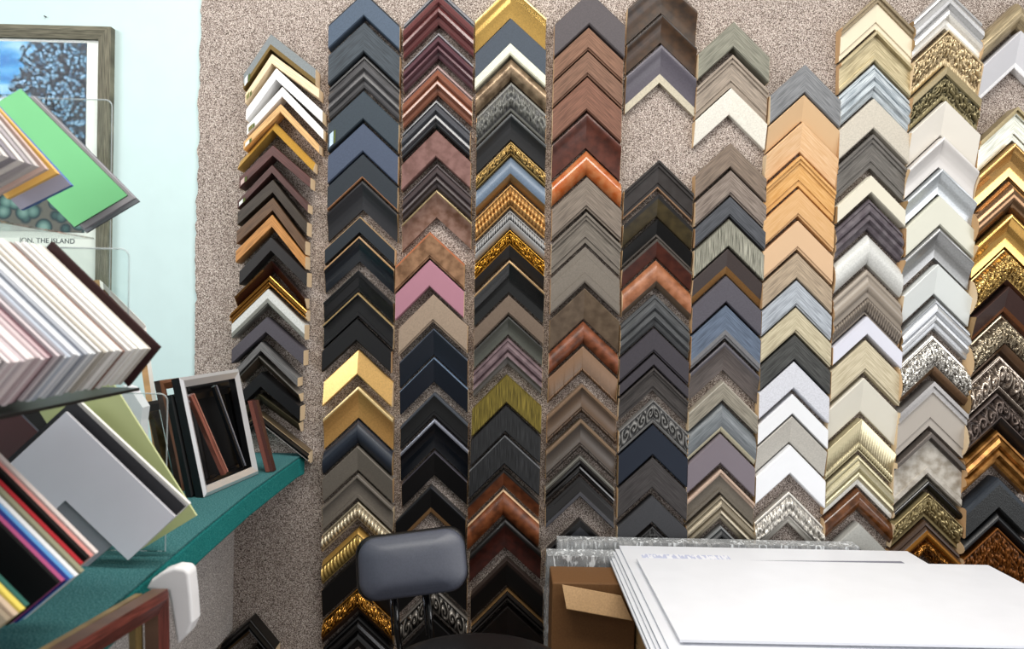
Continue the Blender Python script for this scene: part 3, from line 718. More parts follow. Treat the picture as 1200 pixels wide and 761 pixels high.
v, f = prism([Vector((xl + .09, -.0115, pz0)) - O, Vector((px1, -.0115, pz0)) - O, Vector((px1, -.0115, pz1)) - O, Vector((xl + .09, -.0115, pz1)) - O], Vector((0, -.0012, 0)))
mesh('print', v, f, m, root)['label'] = 'print of a leafy tree under a blue sky'
def text(name, s, loc, size, m, root, align='LEFT'):
    cu = bpy.data.curves.new(name, 'FONT'); cu.body = s; cu.size = size; cu.extrude = .0002; cu.align_x = align
    tmp = bpy.data.objects.new(name, cu); C.objects.link(tmp); bpy.context.view_layer.update()
    me = bpy.data.meshes.new_from_object(tmp.evaluated_get(bpy.context.evaluated_depsgraph_get())); bpy.data.objects.remove(tmp)
    me.materials.clear(); me.materials.append(m)
    o = bpy.data.objects.new(name, me); C.objects.link(o); o.rotation_euler = (R(90), 0, 0); o.location = loc; o.parent = root
    return o
INK = mat('5c6468', 'even', 'm')
p = P(87, 285.5, 2.085)
text('caption_lettering', 'ION, THE ISLAND', Vector((p.x, -.0118, p.z)) - O, .019, INK, root, 'RIGHT')
for k, (s, sz) in enumerate((('', 0),)): pass
for (x0, x1, y) in ((60, 104, 299), (72, 102, 304.5), (76, 84, 310), (80, 104, 316)):
    a = P(x0, y, 2.085); c = P(x1, y, 2.085)
    x = a.x
    vs, fs = [], []
    while x < c.x:
        wd = random.uniform(.006, .02)
        vv, ff = prism([Vector((x, -.0102, a.z)) - O, Vector((x + wd, -.0102, a.z)) - O, Vector((x + wd, -.0102, a.z + .0022)) - O, Vector((x, -.0102, a.z + .0022)) - O], Vector((0, -.0006, 0)))
        fs += [tuple(q + len(vs) for q in g) for g in ff]; vs += vv; x += wd + .004
    mesh('small_print', vs, fs, INK, root)
# glass
v, f = prism([q - O + Vector((0, -.014, 0)) for q in inn], Vector((0, -.0015, 0))); mesh('glass', v, f, acrylic_mat('picture_glass', (.98, .99, .99, 1), .12), root)
# nail
v, f = tube([P(54, 20, DW) + Vector((0, .004, 0)), P(54, 20, DW) - Vector((0, .008, 0))], .0018, 8)
tag(mesh('nail', v, f, mat('44484a', 'plain', 's')), 'tiny dark nail in the mint wall above the framed picture', 'nail')

# ------------------------------------------------------------------ mat board samples (chevrons facing the viewer, stacked in depth)
def chev_poly(A, E, Fp, d, Larm=None):
    a, e, f_ = P(*A, d), P(*E, d), P(*Fp, d)
    u = (e - a); Lr = u.length; u.normalize(); vv = (f_ - e); W = vv.length; vv.normalize(); L_ = Larm or Lr * .86
    return [a, a + u*Lr, a + u*Lr + vv*W, a + u*W + vv*W, a + u*W + vv*L_, a + vv*L_]
def mat_sample(poly, th, face, label, group, core='e9e7e2', name='mat_sample'):
    """poly = front outline; the paper face, the core behind it"""
    O = poly[2].copy()
    root = thing(name, label, 'mat sample', O, group)
    v, f = prism([p - O for p in poly], Vector((0, .0008, 0))); mesh('face_paper', v, f, mat(face, 'even', 'm'), root)
    v, f = prism([p - O + Vector((0, .0008, 0)) for p in poly], Vector((0, th, 0))); mesh('core', v, f, mat(core, 'even', 'm'), root)
    return root
GA = 'mat board samples on the upper tier'; GB = 'mat board samples packed in the middle tier'; GC = 'mat board samples standing on the teal shelf'
# upper tier
mat_sample(chev_poly((42, 113), (163, 236), (101, 273), 1.30), .004, '8f9498', 'grey mat sample furthest back, behind the bright green one', GA, '55585c')
mat_sample(chev_poly((38, 112), (158, 232), (99, 268), 1.285), .006, 'b9b6ba', 'pale grey mat sample right behind the bright green one', GA, '9b98a0')
mat_sample(chev_poly((24, 104), (149, 229), (87, 266), 1.27), .004, '7ad48c', 'bright green mat sample pointing at the framed picture', GA, '284c34')
mat_sample(chev_poly((-38, 86), (83, 217), (24, 246), 1.10), .007, 'a6a6ba', 'blue-edged lilac mat sample in front of the bright green one', GA, '4c6fb4')
mat_sample(chev_poly((-53, 70), (67, 203), (8, 233), 1.07), .006, 'f3c258', 'golden yellow mat sample against the dusty blue one', GA, 'e6b450')
mat_sample(chev_poly((-62, 62), (54, 198), (-4, 229), 1.052), .006, 'd8b9ac', 'flesh pink mat sample against the golden yellow one', GA, 'c9b2ac')
a4 = ['c3bcbb', 'aba4a8', 'd8d2cf', '8f8a92', 'cfcac8', 'efecea']
names4 = ['warm grey', 'mid grey', 'light greige', 'dark lilac-grey', 'silver grey', 'chalk white']
for i in range(6):
    base_d = 1.034 - i * .016
    k = 1.052 / base_d
    q = lambda x, y: (592 + (x - 592) * k, 368 + (y - 368) * k)
    mat_sample(chev_poly(q(-62, 62), q(50, 197), q(-8, 228), base_d), .010, a4[i], f'{names4[i]} mat sample, {ORD[i]} in front of the flesh pink one on upper tier', GA, a4[i])
# middle tier: long packed row
cols = ['3a1a1c', 'c9c0b4', 'e9e6e0', 'dedad2', 'f0eeea', 'e2ddd2', 'f2f0ee', 'd3cbc2', 'ebe8e4', '8c6a5c', 'd9d6d2', 'efedea', 'f4f2f0', 'c8c3bc', 'e6e4e0', 'b7b0a4', 'e9e7e4', '7c7a78', 'c9cdd2', 'e9ebee', 'a9aeb8', '8f97a6', 'd3d6dc', 'e6e7ec', 'b9c2d0', 'dadde4', '9c98a0', 'd8ccd0', '6c4a54', 'c9aeb4', 'e4d6d8', 'c4b0b4', 'ecdfe0', 'e9dcdd', 'cdbfc4', 'efe8e8', 'd9c9cc', 'eadfe0', '5a5054', 'e3d9da', 'cfc3c6', 'efe6e6']
cname = {'3a1a1c': 'dark maroon', '8c6a5c': 'brown', '7c7a78': 'mid grey', '6c4a54': 'plum', '5a5054': 'dark grey', 'a9aeb8': 'blue-grey', '8f97a6': 'slate blue', 'b9c2d0': 'powder blue', 'c9aeb4': 'dusty pink', '9c98a0': 'lilac grey', 'b7b0a4': 'khaki grey'}
d = 1.05; pitch = .0082
far = chev_poly((60, 283), (187, 407), (150, 453), d)
near = chev_poly((52, 288), (177, 408), (142, 450), d)
for i, hx in enumerate(cols):
    off = Vector((random.uniform(-.002, .002), -i * pitch, random.uniform(-.0015, .0015))) if i else Vector((0, 0, 0))
    nm = cname.get(hx)
    if not nm: nm = 'off-white'
    mid = f'{nm} mat sample edge, '
    if i == 0: lab = 'dark maroon mat sample closing the far end of the packed middle tier'
    else: lab = f'{nm} mat sample edge, {ordinal(i + 1)} from the dark maroon end of packed middle tier'
    mat_sample([p + off for p in (near if i else far)], pitch * random.uniform(.6, .82), hx, lab, GB, hx)
# lower tier on the shelf
mat_sample(chev_poly((112, 418), (230, 605), (166, 644), 1.20, .12), .004, 'bfc88e', 'lime green mat sample leaning behind the large pale grey one', GC, 'c9cf98')
mat_sample(chev_poly((88, 466), (222, 591), (166, 643), 1.172), .006, 'f0eee8', 'ivory mat sample showing a thin line behind the large pale grey one', GC, 'efece6')
mat_sample(chev_poly((85, 469), (217, 594), (160, 646), 1.160), .006, '3f3f44', 'black-grey mat sample directly behind the large pale grey one', GC, '77777a')
mat_sample(chev_poly((20, 440), (112, 532), (66, 580), 1.29), .006, '141416', 'black mat sample in the dark gap under the packed middle tier', GC, '2a2a2e')
mat_sample(chev_poly((-24, 440), (62, 524), (22, 566), 1.25), .006, '5a1e26', 'dark maroon mat sample in the gap under the packed middle tier', GC, '3a3c48')
mat_sample(chev_poly((40, 520), (138, 634), (98, 668), 1.152), .004, 'a2a3aa', 'mid grey mat sample seen through the notch of the large pale grey one', GC, '88898c')
mat_sample(chev_poly((77, 483), (205, 606), (150, 657), 1.145), .005, 'e9e8f2', 'large pale grey mat sample standing on the teal shelf', GC, 'b4b3b8')
row = [('f0e2dc', 'cream', 112, 649, .930), ('e89a92', 'salmon pink', 106, 653, .918), ('1b1718', 'black', 102, 655, .909), ('c01c2c', 'bright red', 94, 662, .897), ('a3a083', 'olive grey', 95, 671, .888), ('f0f2f4', 'white', 88, 676, .879), ('5fa4dc', 'sky blue', 82, 679, .872), ('23368c', 'royal blue', 78, 681, .865), ('c0588c', 'magenta pink', 72, 682, .858), ('131315', 'large black', 68, 684, .851)]
for (hx, nm, ex, ey, dd) in row:
    mat_sample(chev_poly((ex - 118, ey - 118), (ex, ey), (ex - 60, ey + 50), dd), .0065 if nm != 'large black' else .004, hx, f'{nm} mat sample in the rainbow row on the teal shelf', GC, hx)
row = [('4c3a80', 'violet', 50, 716, .822), ('6f6a7c', 'purple grey', 44, 718, .814), ('2f7468', 'bottle green', 30, 711, .80), ('f2dc4c', 'lemon yellow', 25, 716, .79), ('d8c0a4', 'sand beige', 17, 722, .782), ('a89880', 'stone brown', 8, 728, .774)]
for (hx, nm, ex, ey, dd) in row[2:]:
    mat_sample(chev_poly((ex - 118, ey - 118), (ex, ey), (ex - 58, ey + 46), dd), .006, hx, f'{nm} mat sample at the near bottom left end of the shelf', GC, hx)

# acrylic rack
root = thing('acrylic_rack', 'clear acrylic tiered rack holding the mat samples above the teal shelf', 'rack', (-.9, -.9, SZ + .001))
O = root.location.copy()
def rounded(x0, x1, z0, z1, y, r):
    pts = [Vector((x0, y, z0)), Vector((x1, y, z0))]
    for k in range(7):
        a = k / 6 * math.pi / 2; pts.append(Vector((x1 - r + r*math.cos(a), y, z1 - r + r*math.sin(a))))
    pts.append(Vector((x0, y, z1))); return pts
for (xp, yp, dd, xl_) in ((131, 117, 1.33, -1.25), (151, 292, 1.075, -1.05), (196, 462, 1.225, -1.15)):
    zlo = (far[2].z - .008) if yp == 292 else SZ + .001
    c_ = P(xp, yp, dd); yy = dd - DW
    pts = rounded(xl_, c_.x, zlo, c_.z, yy, .012)
    v, f = prism([p - O for p in pts], Vector((0, .003, 0))); mesh('back_panel', v, f, ACRYLIC, root)
    path = [p - O + Vector((0, .0015, 0)) for p in pts[1:]]
    v, f = tube(path, .0011, 6); mesh('polished_edge', v, f, ACR_EDGE, root)
zA = P(99, 274, 1.30).z - .004
v, f = box(-1.25, P(99, 274, 1.3).x, 1.33 - DW, .93 - DW, zA - .003, zA)
mesh('ledge', [Vector(q) - O for q in v], f, ACRYLIC, root)
zB = far[2].z - .0042
v, f = box(-1.05, far[2].x + .004, 1.075 - DW, .68 - DW, zB - .004, zB)
mesh('ledge', [Vector(q) - O for q in v], f, mat('0d0d0f', 'plain', 's'), root)['label'] = 'black ledge'

# ------------------------------------------------------------------ frames crowded on the shelf
def shelf_frame(bl, br, tr, tl, wdt, th, face, side, label, name='picture_frame'):
    crn = [Vector(p) for p in (bl, br, tr, tl)]
    n = (crn[1] - crn[0]).cross(crn[3] - crn[0]).normalized()
    root = thing(name, label, 'frame', (crn[0] + crn[1]) / 2)
    frame_rails(root, [c - n * th for c in crn], wdt, n * th, face, side)
    return root
def SP(px, py):
    """pixel to a point on the shelf top"""
    v = P(px, py, 1) - EYE; k = (SZ + .002 - EYE.z) / v.z; return EYE + v * k
bl = SP(241, 583); br = SP(305, 555)
dl = bl.y + DW; dr = br.y + DW
tl = P(212, 442.5, dl); tr = P(281, 432, dr)
shelf_frame(bl, br, tr, tl, .021, .022, mat('d9d9db', 'even', 'M'), mat('0e0e12', 'plain', 's'), 'silver-faced frame with black sides standing at the front of shelf frames')
lean = (tl - bl)
def another(dx, dy, wd, hgt, face, side, label, wdt=.016, th=.018, tilt=1.0, ang=0):
    b0 = bl + Vector((dx, dy, 0)); u = (br - bl).normalized(); u = Matrix.Rotation(ang, 3, 'Z') @ u
    b1 = b0 + u * wd; up = Vector((lean.x * tilt, lean.y, lean.z)).normalized() * hgt
    b0.z = b1.z = SZ + .002
    return shelf_frame(b0, b1, b1 + up, b0 + up, wdt, th, face, side, label)
BLK = mat('0c0c0e', 'plain', 's')
another(-.026, .0, .25, .215, BLK, BLK, 'glossy black frame directly behind the silver-faced one', .02, .015)
bk = another(-.033, .10, .2, .225, mat('17171b', 'plain', 's'), BLK, 'black frame with a solid dark backing among the shelf frames', .02, .012)
b0 = bl + Vector((-.033, .10, 0)); u = (br - bl).normalized(); up = lean.normalized() * .215; nn = u.cross(up).normalized(); O = bk.location
q = [b0 + u * .01 + up * .06, b0 + u * .19 + up * .06, b0 + u * .19 + up, b0 + u * .01 + up]
v, f = prism([p - nn * .010 - O for p in q], nn * .002); mesh('backing', v, f, mat('131214', 'plain', 'm'), bk)
another(-.066, .05, .22, .24, mat('7a4e2e', 'grain', 's'), mat('3a2416', 'grain', 's'), 'brown wooden frame third back in the shelf frames', .02, .016)
another(-.082, .10, .2, .2, mat('1c1c20', 'plain', 's'), BLK, 'charcoal frame wedged mid-row among the shelf frames', .02, .016)
another(-.126, -.02, .24, .19, mat('2c2622', 'plain', 's'), BLK, 'dark espresso frame near the rear of the shelf frames', .022, .016)
another(-.155, -.05, .2, .17, mat('7a5f3a', 'mottle', 's', '3c2a18'), mat('4a3420', 'plain', 's'), 'antique bronze frame nearest to the lime green mat sample', .024, .016)
a = SP(311, 553); t = P(290, 470, a.y + DW + .01); u = t - a
root = thing('moulding_length', 'reddish-brown moulding stick leaning on the wall right of the silver-faced frame', 'moulding', a)
s_ = Vector((.018, .004, 0)); w_ = Vector((.0, .022, 0))
v, f = prism([Vector((0, 0, 0)), s_, s_ + w_, w_], u); mesh('stick', v, f, mat('4e241c', 'plain', 's'), root)
v, f = prism([s_ * .1, s_ * .55, s_ * .55 + Vector((0, -.004, 0)), s_ * .1 + Vector((0, -.004, 0))], u); mesh('bead', v, f, mat('7a4234', 'plain', 's'), root)
# loose moulding length seen through the silver frame
NF = (br - bl).cross(tl - bl).normalized()
def on_plane(px, py, back):
    v = P(px, py, 1) - EYE; k = ((bl - NF * back) - EYE).dot(NF) / v.dot(NF); return EYE + v * k
def stick(p0, p1, back, wd, th, m, label, m2):
    a = on_plane(*p0, back); u = on_plane(*p1, back) - a
    s_ = NF.cross(u).normalized() * wd; t_ = NF * th
    root = thing('moulding_length', label, 'moulding', a)
    v, f = prism([Vector((0, 0, 0)), s_, s_ + t_, t_], u); mesh('stick', v, f, m, root, uvs=[(0, 0), (0, wd), (.01, wd), (.01, 0), (.1, 0), (.1, wd), (.11, wd), (.11, 0)])
    v, f = prism([s_ * .1 + t_, s_ * .35 + t_, s_ * .35 + t_ * 1.25, s_ * .1 + t_ * 1.25], u); mesh('bead', v, f, m2, root)
stick((262, 553), (222, 462), .020, .015, .010, mat('9c5c4c', 'grain', 's', '5c3428'), 'pinkish-brown grained moulding stick leaning inside the silver-faced frame', mat('b47a68', 'plain', 's'))
stick((284, 546), (250, 452), .021, .012, .008, mat('16161c', 'plain', 's'), 'thin black moulding stick with a silver line inside the silver-faced frame', mat('b4b6c4', 'plain', 'M'))
# price card hanging in the frame
q = [P(219, 462, dl + .02), P(235, 463, dl + .05), P(238, 472, dl + .05), P(221, 471, dl + .02)]
q = [p - Vector((.02, 0, 0)) for p in q]
v, f = prism(q, Vector((.0006, 0, 0)))
tag(mesh('price_card', v, f, mat('8c8f94', 'plain', 'm'), origin=q[3].copy()), 'small grey price card on the black frame behind the silver-faced one', 'card')
# white canvas-like frame standing behind the acrylic rack
bl2 = SP(150, 556); d2 = 1.62
crn = [P(140, 520, 1.60), P(196, 512, 1.86), P(172, 380, 1.86), P(119, 328, 1.60)]
crn[0].z = SZ + .002; crn[1].z = SZ + .002
shelf_frame(*crn, .016, .02, mat('f1efe9', 'even', 's'), mat('c49a64', 'grain', 'm'), 'white narrow frame with bare wood inside, leaning below the framed picture')
# white stepped off-cut
pl = [P(143, 452, 1.42), P(152, 455, 1.42), P(167, 478, 1.42), P(165, 493, 1.42), P(165, 574, 1.42), P(150, 574, 1.42)]
for q_ in pl[4:]: q_.z = SZ + .001
O = pl[3].copy(); v, f = prism([p - O for p in pl], Vector((0, .03, 0)))
tag(mesh('moulding_offcut', v, f, mat('e6e8ec', 'even', 's'), origin=None), 'white moulding offcut wedged beside the lime green mat sample', 'moulding').location = O

# ------------------------------------------------------------------ frames hanging past the shelf edge, bottom left
def side_frame(X, d0, d1, z0, z1, drop, wdt, th, face, side, label):
    crn = [Vector((X + .03, d0 - DW, drop)), Vector((X + .03, d1 - DW, drop)), Vector((X, d1 - DW, z1)), Vector((X, d0 - DW, z0))]
    n = (crn[1] - crn[0]).cross(crn[3] - crn[0]).normalized()
    root = thing('picture_frame', label, 'frame', (crn[0] + crn[1]) / 2)
    frame_rails(root, [c - n * th for c in crn], wdt, n * th, face, side)
    return root
cr = P(196, 690, 1.065)
side_frame(cr.x + .006, .55, 1.065, cr.z + .05, cr.z, .32, .026, .026, mat('6b2c20', 'grain', 's', '3a140e'), mat('6a4a34', 'grain', 's'), 'dark red wooden frame with a white corner guard, below the shelf edge')
side_frame(cr.x - .025, .52, 1.05, cr.z + .045, cr.z - .002, .32, .02, .012, mat('8c7440', 'grain', 's', '5c4a28'), mat('8c7440', 'grain', 's'), 'olive-gold frame between the dark red frame and the teal shelf')
pl = [(170, 692), (177, 680), (190, 671), (204, 666), (216, 667), (221, 672), (224, 700), (226, 730), (220, 744), (207, 757), (203, 730), (197, 694)]
pl = [P(x, y, 1.085) for x, y in pl]; O = pl[6].copy()
g = mesh('corner_guard', *prism([p - O for p in pl], Vector((0, .03, 0))), mat('ecebec', 'even', 'm')); g.location = O; bevel(g, .006, 3)
tag(g, 'white rounded foam corner guard on the dark red frame', 'corner guard')

# ------------------------------------------------------------------ stool
def rbox(w_, h_, t_, r, name, m, parent, loc, rotm, pillow=.01):
    vs, fs = [], []
    ring = []
    for cxx, czz, a0 in ((w_/2 - r, h_/2 - r, 0), (-w_/2 + r, h_/2 - r, 90), (-w_/2 + r, -h_/2 + r, 180), (w_/2 - r, -h_/2 + r, 270)):
        for k in range(7):
            a = R(a0 + k * 15); ring.append((cxx + r * math.cos(a), czz + r * math.sin(a), math.cos(a), math.sin(a)))
    n = len(ring)
    lay = [(-.0, 1.0, .0), (t_ * .12, 1.0, .006), (t_ * .5, 1.0, .010), (t_ * .85, 1.0, .006), (t_, 1.0, -.004), (t_ + pillow * .6, .85, 0), (t_ + pillow, .55, 0), (t_ + pillow * 1.1, .2, 0)]
    for (y, sc, ex) in lay:
        for (x, z, nx, nz) in ring: vs.append(rotm @ Vector(((x + nx * ex) * sc, -y, (z + nz * ex) * sc)) + loc)
    for i in range(len(lay) - 1):
        for k in range(n): fs.append((i*n + k, i*n + (k+1) % n, (i+1)*n + (k+1) % n, (i+1)*n + k))
    fs.append(tuple(range(n))[::-1]); fs.append(tuple(range((len(lay)-1)*n, len(lay)*n)))
    return mesh(name, vs, fs, m, parent, True)
seatc = P(562, 752, 1.44); seatc.z = P(562, 738, 1.62).z
root = thing('stool', 'black padded stool with a small backrest standing before the sample wall', 'stool', (seatc.x, seatc.y, 0))
O = root.location.copy()
VINYL = mat('4d5262', 'plain', 'v')  # black vinyl, its bluish sheen painted into the base colour
pc = P(484, 662, 1.74); rm = Matrix.Rotation(R(-8.5), 3, 'Y') @ Matrix.Rotation(R(-22), 3, 'X')
SHELL = mat('0d0d10', 'plain', 's')
rbox(.235, .125, .02, .03, 'backrest_shell', SHELL, root, pc - O + Vector((-.004, .02, -.004)), rm, .002)
rbox(.225, .118, .022, .034, 'backrest', VINYL, root, pc - O, rm, .012)
vs, fs = [], []
prof = [(.0, .0), (.17, 0), (.19, -.01), (.196, -.03), (.19, -.05), (.17, -.058), (.0, -.058)]
prof = [(.02, .0), (.1, -.001), (.16, -.002), (.182, -.008), (.193, -.022), (.195, -.036), (.188, -.052), (.17, -.06), (.02, -.062)]
for r_, z in prof:
    for k in range(40):
        a = k / 40 * 2 * math.pi; vs.append((r_ * math.cos(a), r_ * math.sin(a), seatc.z + z))
for i in range(len(prof) - 1):
    for k in range(40): fs.append((i*40 + k, (i+1)*40 + k, (i+1)*40 + (k+1) % 40, i*40 + (k+1) % 40))
fs.append(tuple(range(40))); fs.append(tuple(range((len(prof)-1)*40, len(prof)*40))[::-1])
mesh('seat', vs, fs, mat('141518', 'plain', 's'), root, True)
STEEL = mat('15161a', 'plain', 'g')
for (xa, xb) in ((462, 466), (500, 506)):
    p1 = P(xa, 690, 1.77); p2 = P(xb, 745, 1.77)
    p3 = Vector((p2.x + .01, p2.y, seatc.z - .13)); p4 = Vector((p3.x + .03, p3.y - .06, seatc.z - .085)); p5 = Vector((seatc.x - (.03 if xa < 480 else -.02), seatc.y + .05, seatc.z - .078))
    v, f = tube([q - O for q in (p1, p2, p3, p4, p5)], .0075, 10); mesh('post', v, f, STEEL, root, True)
    v, f = tube([p1 + Vector((-.011, 0, .01)) - O, p2 + Vector((-.011, 0, 0)) - O], .0028, 6); mesh('rod', v, f, mat('5c5f66', 'plain', 'G'), root, True)
v, f = box(-.08, .08, -.06, .06, seatc.z - .075, seatc.z - .062); mesh('seat_bracket', v, f, STEEL, root)
v, f = tube([(0, 0, seatc.z - .075), (0, 0, .42), (0, 0, .41), (0, 0, .09)], [.014, .014, .025, .025], 14); mesh('gas_column', v, f, STEEL, root, True)
v, f = tube([(.2 * math.cos(k / 24 * 2 * math.pi), .2 * math.sin(k / 24 * 2 * math.pi), .38) for k in range(25)], .008, 8); mesh('foot_ring', v, f, mat('8c8e92', 'plain', 'G'), root, True)
for k in range(5):
    a = k / 5 * 2 * math.pi + .3; c, s = math.cos(a), math.sin(a)
    v, f = tube([(0, 0, .1), (.28 * c, .28 * s, .06)], [.022, .014], 8); mesh('leg', v, f, SHELL, root, True)
    v, f = tube([(.28 * c - .012 * s, .28 * s + .012 * c, .027), (.28 * c + .012 * s, .28 * s - .012 * c, .027)], .026, 12); mesh('caster', v, f, SHELL, root, True)
    if k < 4:
        v, f = tube([(.2 * c, .2 * s, .38), (.02 * c, .02 * s, .38)], .006, 6); mesh('foot_ring_spoke', v, f, STEEL, root)

# ------------------------------------------------------------------ white boards at the right
def foam_board(x0, x1, d0, d1, z, label, th=.005, face='f1f2f6', core='dfe2ea', dz=0, rotz=0, group='large white foam boards stacked at the right'):
    face = {'f1f2f6': 'eaecf2'}.get(face, face)
    cx_, cy_ = (x0 + x1) / 2, (d0 + d1) / 2 - DW
    root = thing('foam_board', label, 'board', (cx_, cy_, z - th), group); root.rotation_euler = (0, 0, rotz)
    a, b_ = (x1 - x0) / 2, (d1 - d0) / 2
    v, f = box(-a, a, -b_, b_, th - .0005, th); mesh('face_paper', v, f, mat(face, 'even', 's'), root)
    v, f = box(-a, a, -b_, b_, .0005, th - .0005); mesh('foam_core', v, f, mat(core, 'even', 'm'), root)
    v, f = box(-a, a, -b_, b_, 0, .0005); mesh('backing_paper', v, f, mat('e6e8ee', 'even', 'm'), root)
    return root
ZT = P(900, 657.5, 1.848).z
xL = P(746, 657, 1.848).x; xR = P(1158, 656, 1.848).x
foam_board(xL, xR, 1.384, 1.848, ZT, 'topmost large white foam board reaching the right edge of the picture')
foam_board(xL + .012, P(1064, 652, 1.87).x, 1.41, 1.868, ZT - .0054, 'grey-faced foam board slipping out from under the topmost one', rotz=.043, face='8c8e9e')
lx = P(725, 641, 1.99).x; rx = P(1062, 637, 1.99).x
zz = ZT - .0112
labs = ['long white foam board with a faint blue marking at the back of the stack', 'white foam board, second below the one with the marking', 'white foam board, third below the one with the marking', 'white foam board, fourth below the one with the marking', 'white foam board, fifth below the one with the marking', 'lowest white foam board of the stack, on the cardboard box']
last = None
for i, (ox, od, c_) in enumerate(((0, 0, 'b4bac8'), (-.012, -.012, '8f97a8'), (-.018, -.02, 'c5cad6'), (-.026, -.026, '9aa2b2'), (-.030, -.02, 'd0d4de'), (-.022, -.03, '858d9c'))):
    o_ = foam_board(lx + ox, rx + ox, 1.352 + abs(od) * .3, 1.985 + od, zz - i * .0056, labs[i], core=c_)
    if i == 0: last = o_
m, N, L, b = node_mat('faint_marking', .5)
tc = N.new('ShaderNodeTexCoord'); n1 = N.new('ShaderNodeTexNoise'); n1.inputs['Scale'].default_value = 1; n1.inputs['Detail'].default_value = 1
mp = N.new('ShaderNodeMapping'); mp.inputs['Scale'].default_value = (130, 25, 1); L.new(tc.outputs['Object'], mp.inputs[0]); L.new(mp.outputs[0], n1.inputs[0])
r_ = N.new('ShaderNodeValToRGB'); r_.color_ramp.elements[0].position = .47; r_.color_ramp.elements[0].color = lin('c3c8e0'); r_.color_ramp.elements[1].position = .53; r_.color_ramp.elements[1].color = lin('f0f1f8')
L.new(n1.outputs[0], r_.inputs[0]); L.new(r_.outputs[0], b.inputs['Base Color'])
x0 = P(752, 653, 1.9).x - last.location.x; x1 = P(855, 653, 1.9).x - last.location.x; yy = 1.905 - DW - last.location.y
v, f = box(x0, x1, yy - .018, yy + .012, .005, .0053); mesh('faint_marking', v, f, m, last)
low_z = zz - 5 * .0056 - .0052

# cardboard box under the boards
bx0 = P(647, 700, 1.80).x; bx1 = P(744, 740, 1.80).x; bz = low_z - .002
CARD = mat('80592f', 'plain', 'm'); CARD_L = mat('c6a070', 'plain', 'm')
root = thing('cardboard_box', 'tall brown cardboard box holding up the corner of the white boards', 'box', ((bx0 + bx1) / 2, 1.88 - DW, 0))
O = root.location.copy()
bzt = min(P(690, 671, 1.80).z, bz)
v, f = box(bx0, bx1, 1.80 - DW, 1.92 - DW, 0, bzt); bevel(mesh('box_body', [Vector(p) - O for p in v], f, CARD, root), .003)
fl = [P(659, 686, 1.785), P(728, 699, 1.785), P(741, 728, 1.765), P(664, 714, 1.765)]
v, f = prism([p - O for p in fl], Vector((0, .004, 0))); mesh('flap', v, f, CARD_L, root)['label'] = 'lighter torn cardboard flap'
fl2 = [fl[3], fl[2], fl[2] + Vector((0, .03, -.003)), fl[3] + Vector((0, .03, -.003))]
v, f = prism([p - O for p in fl2], Vector((0, 0, .002))); mesh('flap_fold', v, f, CARD_L, root)
# second carton with wooden lengths, right of it
x0 = bx1 + .004; x1 = rx - .05
root = thing('storage_crate', 'pale wooden crate carrying the white foam boards', 'crate', ((x0 + x1) / 2, 1.68 - DW, 0))
O = root.location.copy(); PLY = mat('b08e5c', 'grain', 'm', '7c5c34')
for y0_, y1_ in ((1.42, 1.435), (1.90, 1.915)):
    for k in range(7):
        z1 = low_z - .001 - k * .142
        v, f = box(x0, x1, y0_ - DW, y1_ - DW, max(0, z1 - .136), z1); mesh('slat', [Vector(p) - O for p in v], f, PLY, root)
for xx in (x0, x1 - .015):
    for k in range(7):
        z1 = low_z - .001 - k * .142
        v, f = box(xx, xx + .015, 1.436 - DW, 1.899 - DW, max(0, z1 - .136), z1); mesh('slat', [Vector(p) - O for p in v], f, PLY, root)
for xx in (x0 + .016, x1 - .05):
    for yy in (1.437, 1.865):
        v, f = box(xx, xx + .034, yy - DW, yy + .034 - DW, 0, low_z - .002); mesh('post', [Vector(p) - O for p in v], f, PLY, root)

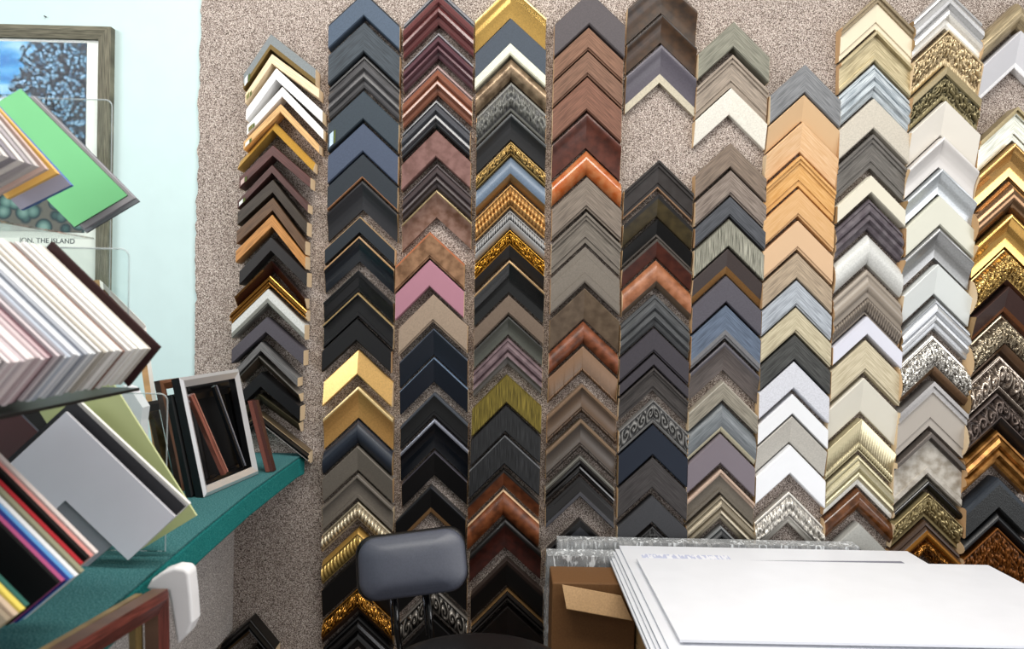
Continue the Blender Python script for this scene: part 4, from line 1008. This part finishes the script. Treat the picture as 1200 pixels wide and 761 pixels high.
# film-wrapped bundle of grey mouldings standing behind the boards
def crinkle_box(x0, x1, y0, y1, z0, z1, amp, nx, ny, nz):
    vs, fs = [], []
    def face(o, u, vv, nu, nv, nrm):
        n0 = len(vs)
        for i in range(nu + 1):
            for j in range(nv + 1):
                p = Vector(o) + Vector(u) * i / nu + Vector(vv) * j / nv
                e = 0 if i in (0, nu) or j in (0, nv) else 1
                k = noise.noise(p * 38) + .6 * noise.noise(p * 90)
                vs.append(p + Vector(nrm) * (k * amp * e))
        for i in range(nu):
            for j in range(nv):
                a = n0 + i * (nv + 1) + j; fs.append((a, a + nv + 1, a + nv + 2, a + 1))
    X, Y, Z = x1 - x0, y1 - y0, z1 - z0
    face((x0, y0, z0), (X, 0, 0), (0, 0, Z), nx, nz, (0, -1, 0))
    face((x0, y0, z1), (X, 0, 0), (0, Y, 0), nx, ny, (0, 0, 1))
    face((x0, y1, z0), (0, -Y, 0), (0, 0, Z), ny, nz, (-1, 0, 0))
    face((x1, y0, z0), (0, Y, 0), (0, 0, Z), ny, nz, (1, 0, 0))
    return vs, fs
zw = P(800, 630.5, 2.055).z
x0 = P(652, 632, 2.05).x; x1 = P(998, 632, 2.05).x
root = thing('wrapped_bundle', 'long bundle of grey mouldings in clear film behind the white boards', 'bundle', ((x0 + x1) / 2, -.07, 0))
O = root.location.copy()
ntot = 60; gm = ['a8a5a3', '8a8684', 'c5c0bc', '76726f', '9c9490', 'd4d0cc']
gme = [mat(g_, 'plain', 's') for g_ in gm]
wdt = (x1 - x0 - .012) / ntot
for k in range(ntot):
    xa = x0 + .006 + k * wdt; z1 = zw - .004 - random.uniform(0, .008)
    v, f = box(xa, xa + wdt * .8, -.092, -.058, .0, z1); mesh('moulding_length', [Vector(p) - O for p in v], f, gme[random.randrange(6)], root)
v, f = crinkle_box(x0, x1, -.0985, -.0505, .4, zw, .003, 120, 6, 40)
mesh('plastic_film', [p - O for p in v], f, WRAP, root, True)
zw2 = P(680, 646, 1.975).z
x0 = P(641, 660, 1.93).x; x1 = P(722, 650, 1.95).x
BO = .006
root = thing('wrapped_bundle', 'short dark bundle in crinkled clear film behind the cardboard box', 'bundle', ((x0 + x1) / 2, -.15, 0))
O = root.location.copy()
for k in range(9):
    wdt = (x1 - x0 - .016) / 9; xa = x0 + .008 + k * wdt
    v, f = box(xa, xa + wdt * .88, -.168 + BO, -.122 + BO, 0, zw2 - .006 - random.uniform(0, .006)); mesh('moulding_length', [Vector(p) - O for p in v], f, mat(['1b1c20', '26272c', '33353a'][k % 3], 'plain', 's'), root)
v, f = crinkle_box(x0, x1, -.175 + BO, -.117 + BO, .3, zw2, .006, 26, 12, 70)
mesh('plastic_film', [p - O for p in v], f, WRAP, root, True)
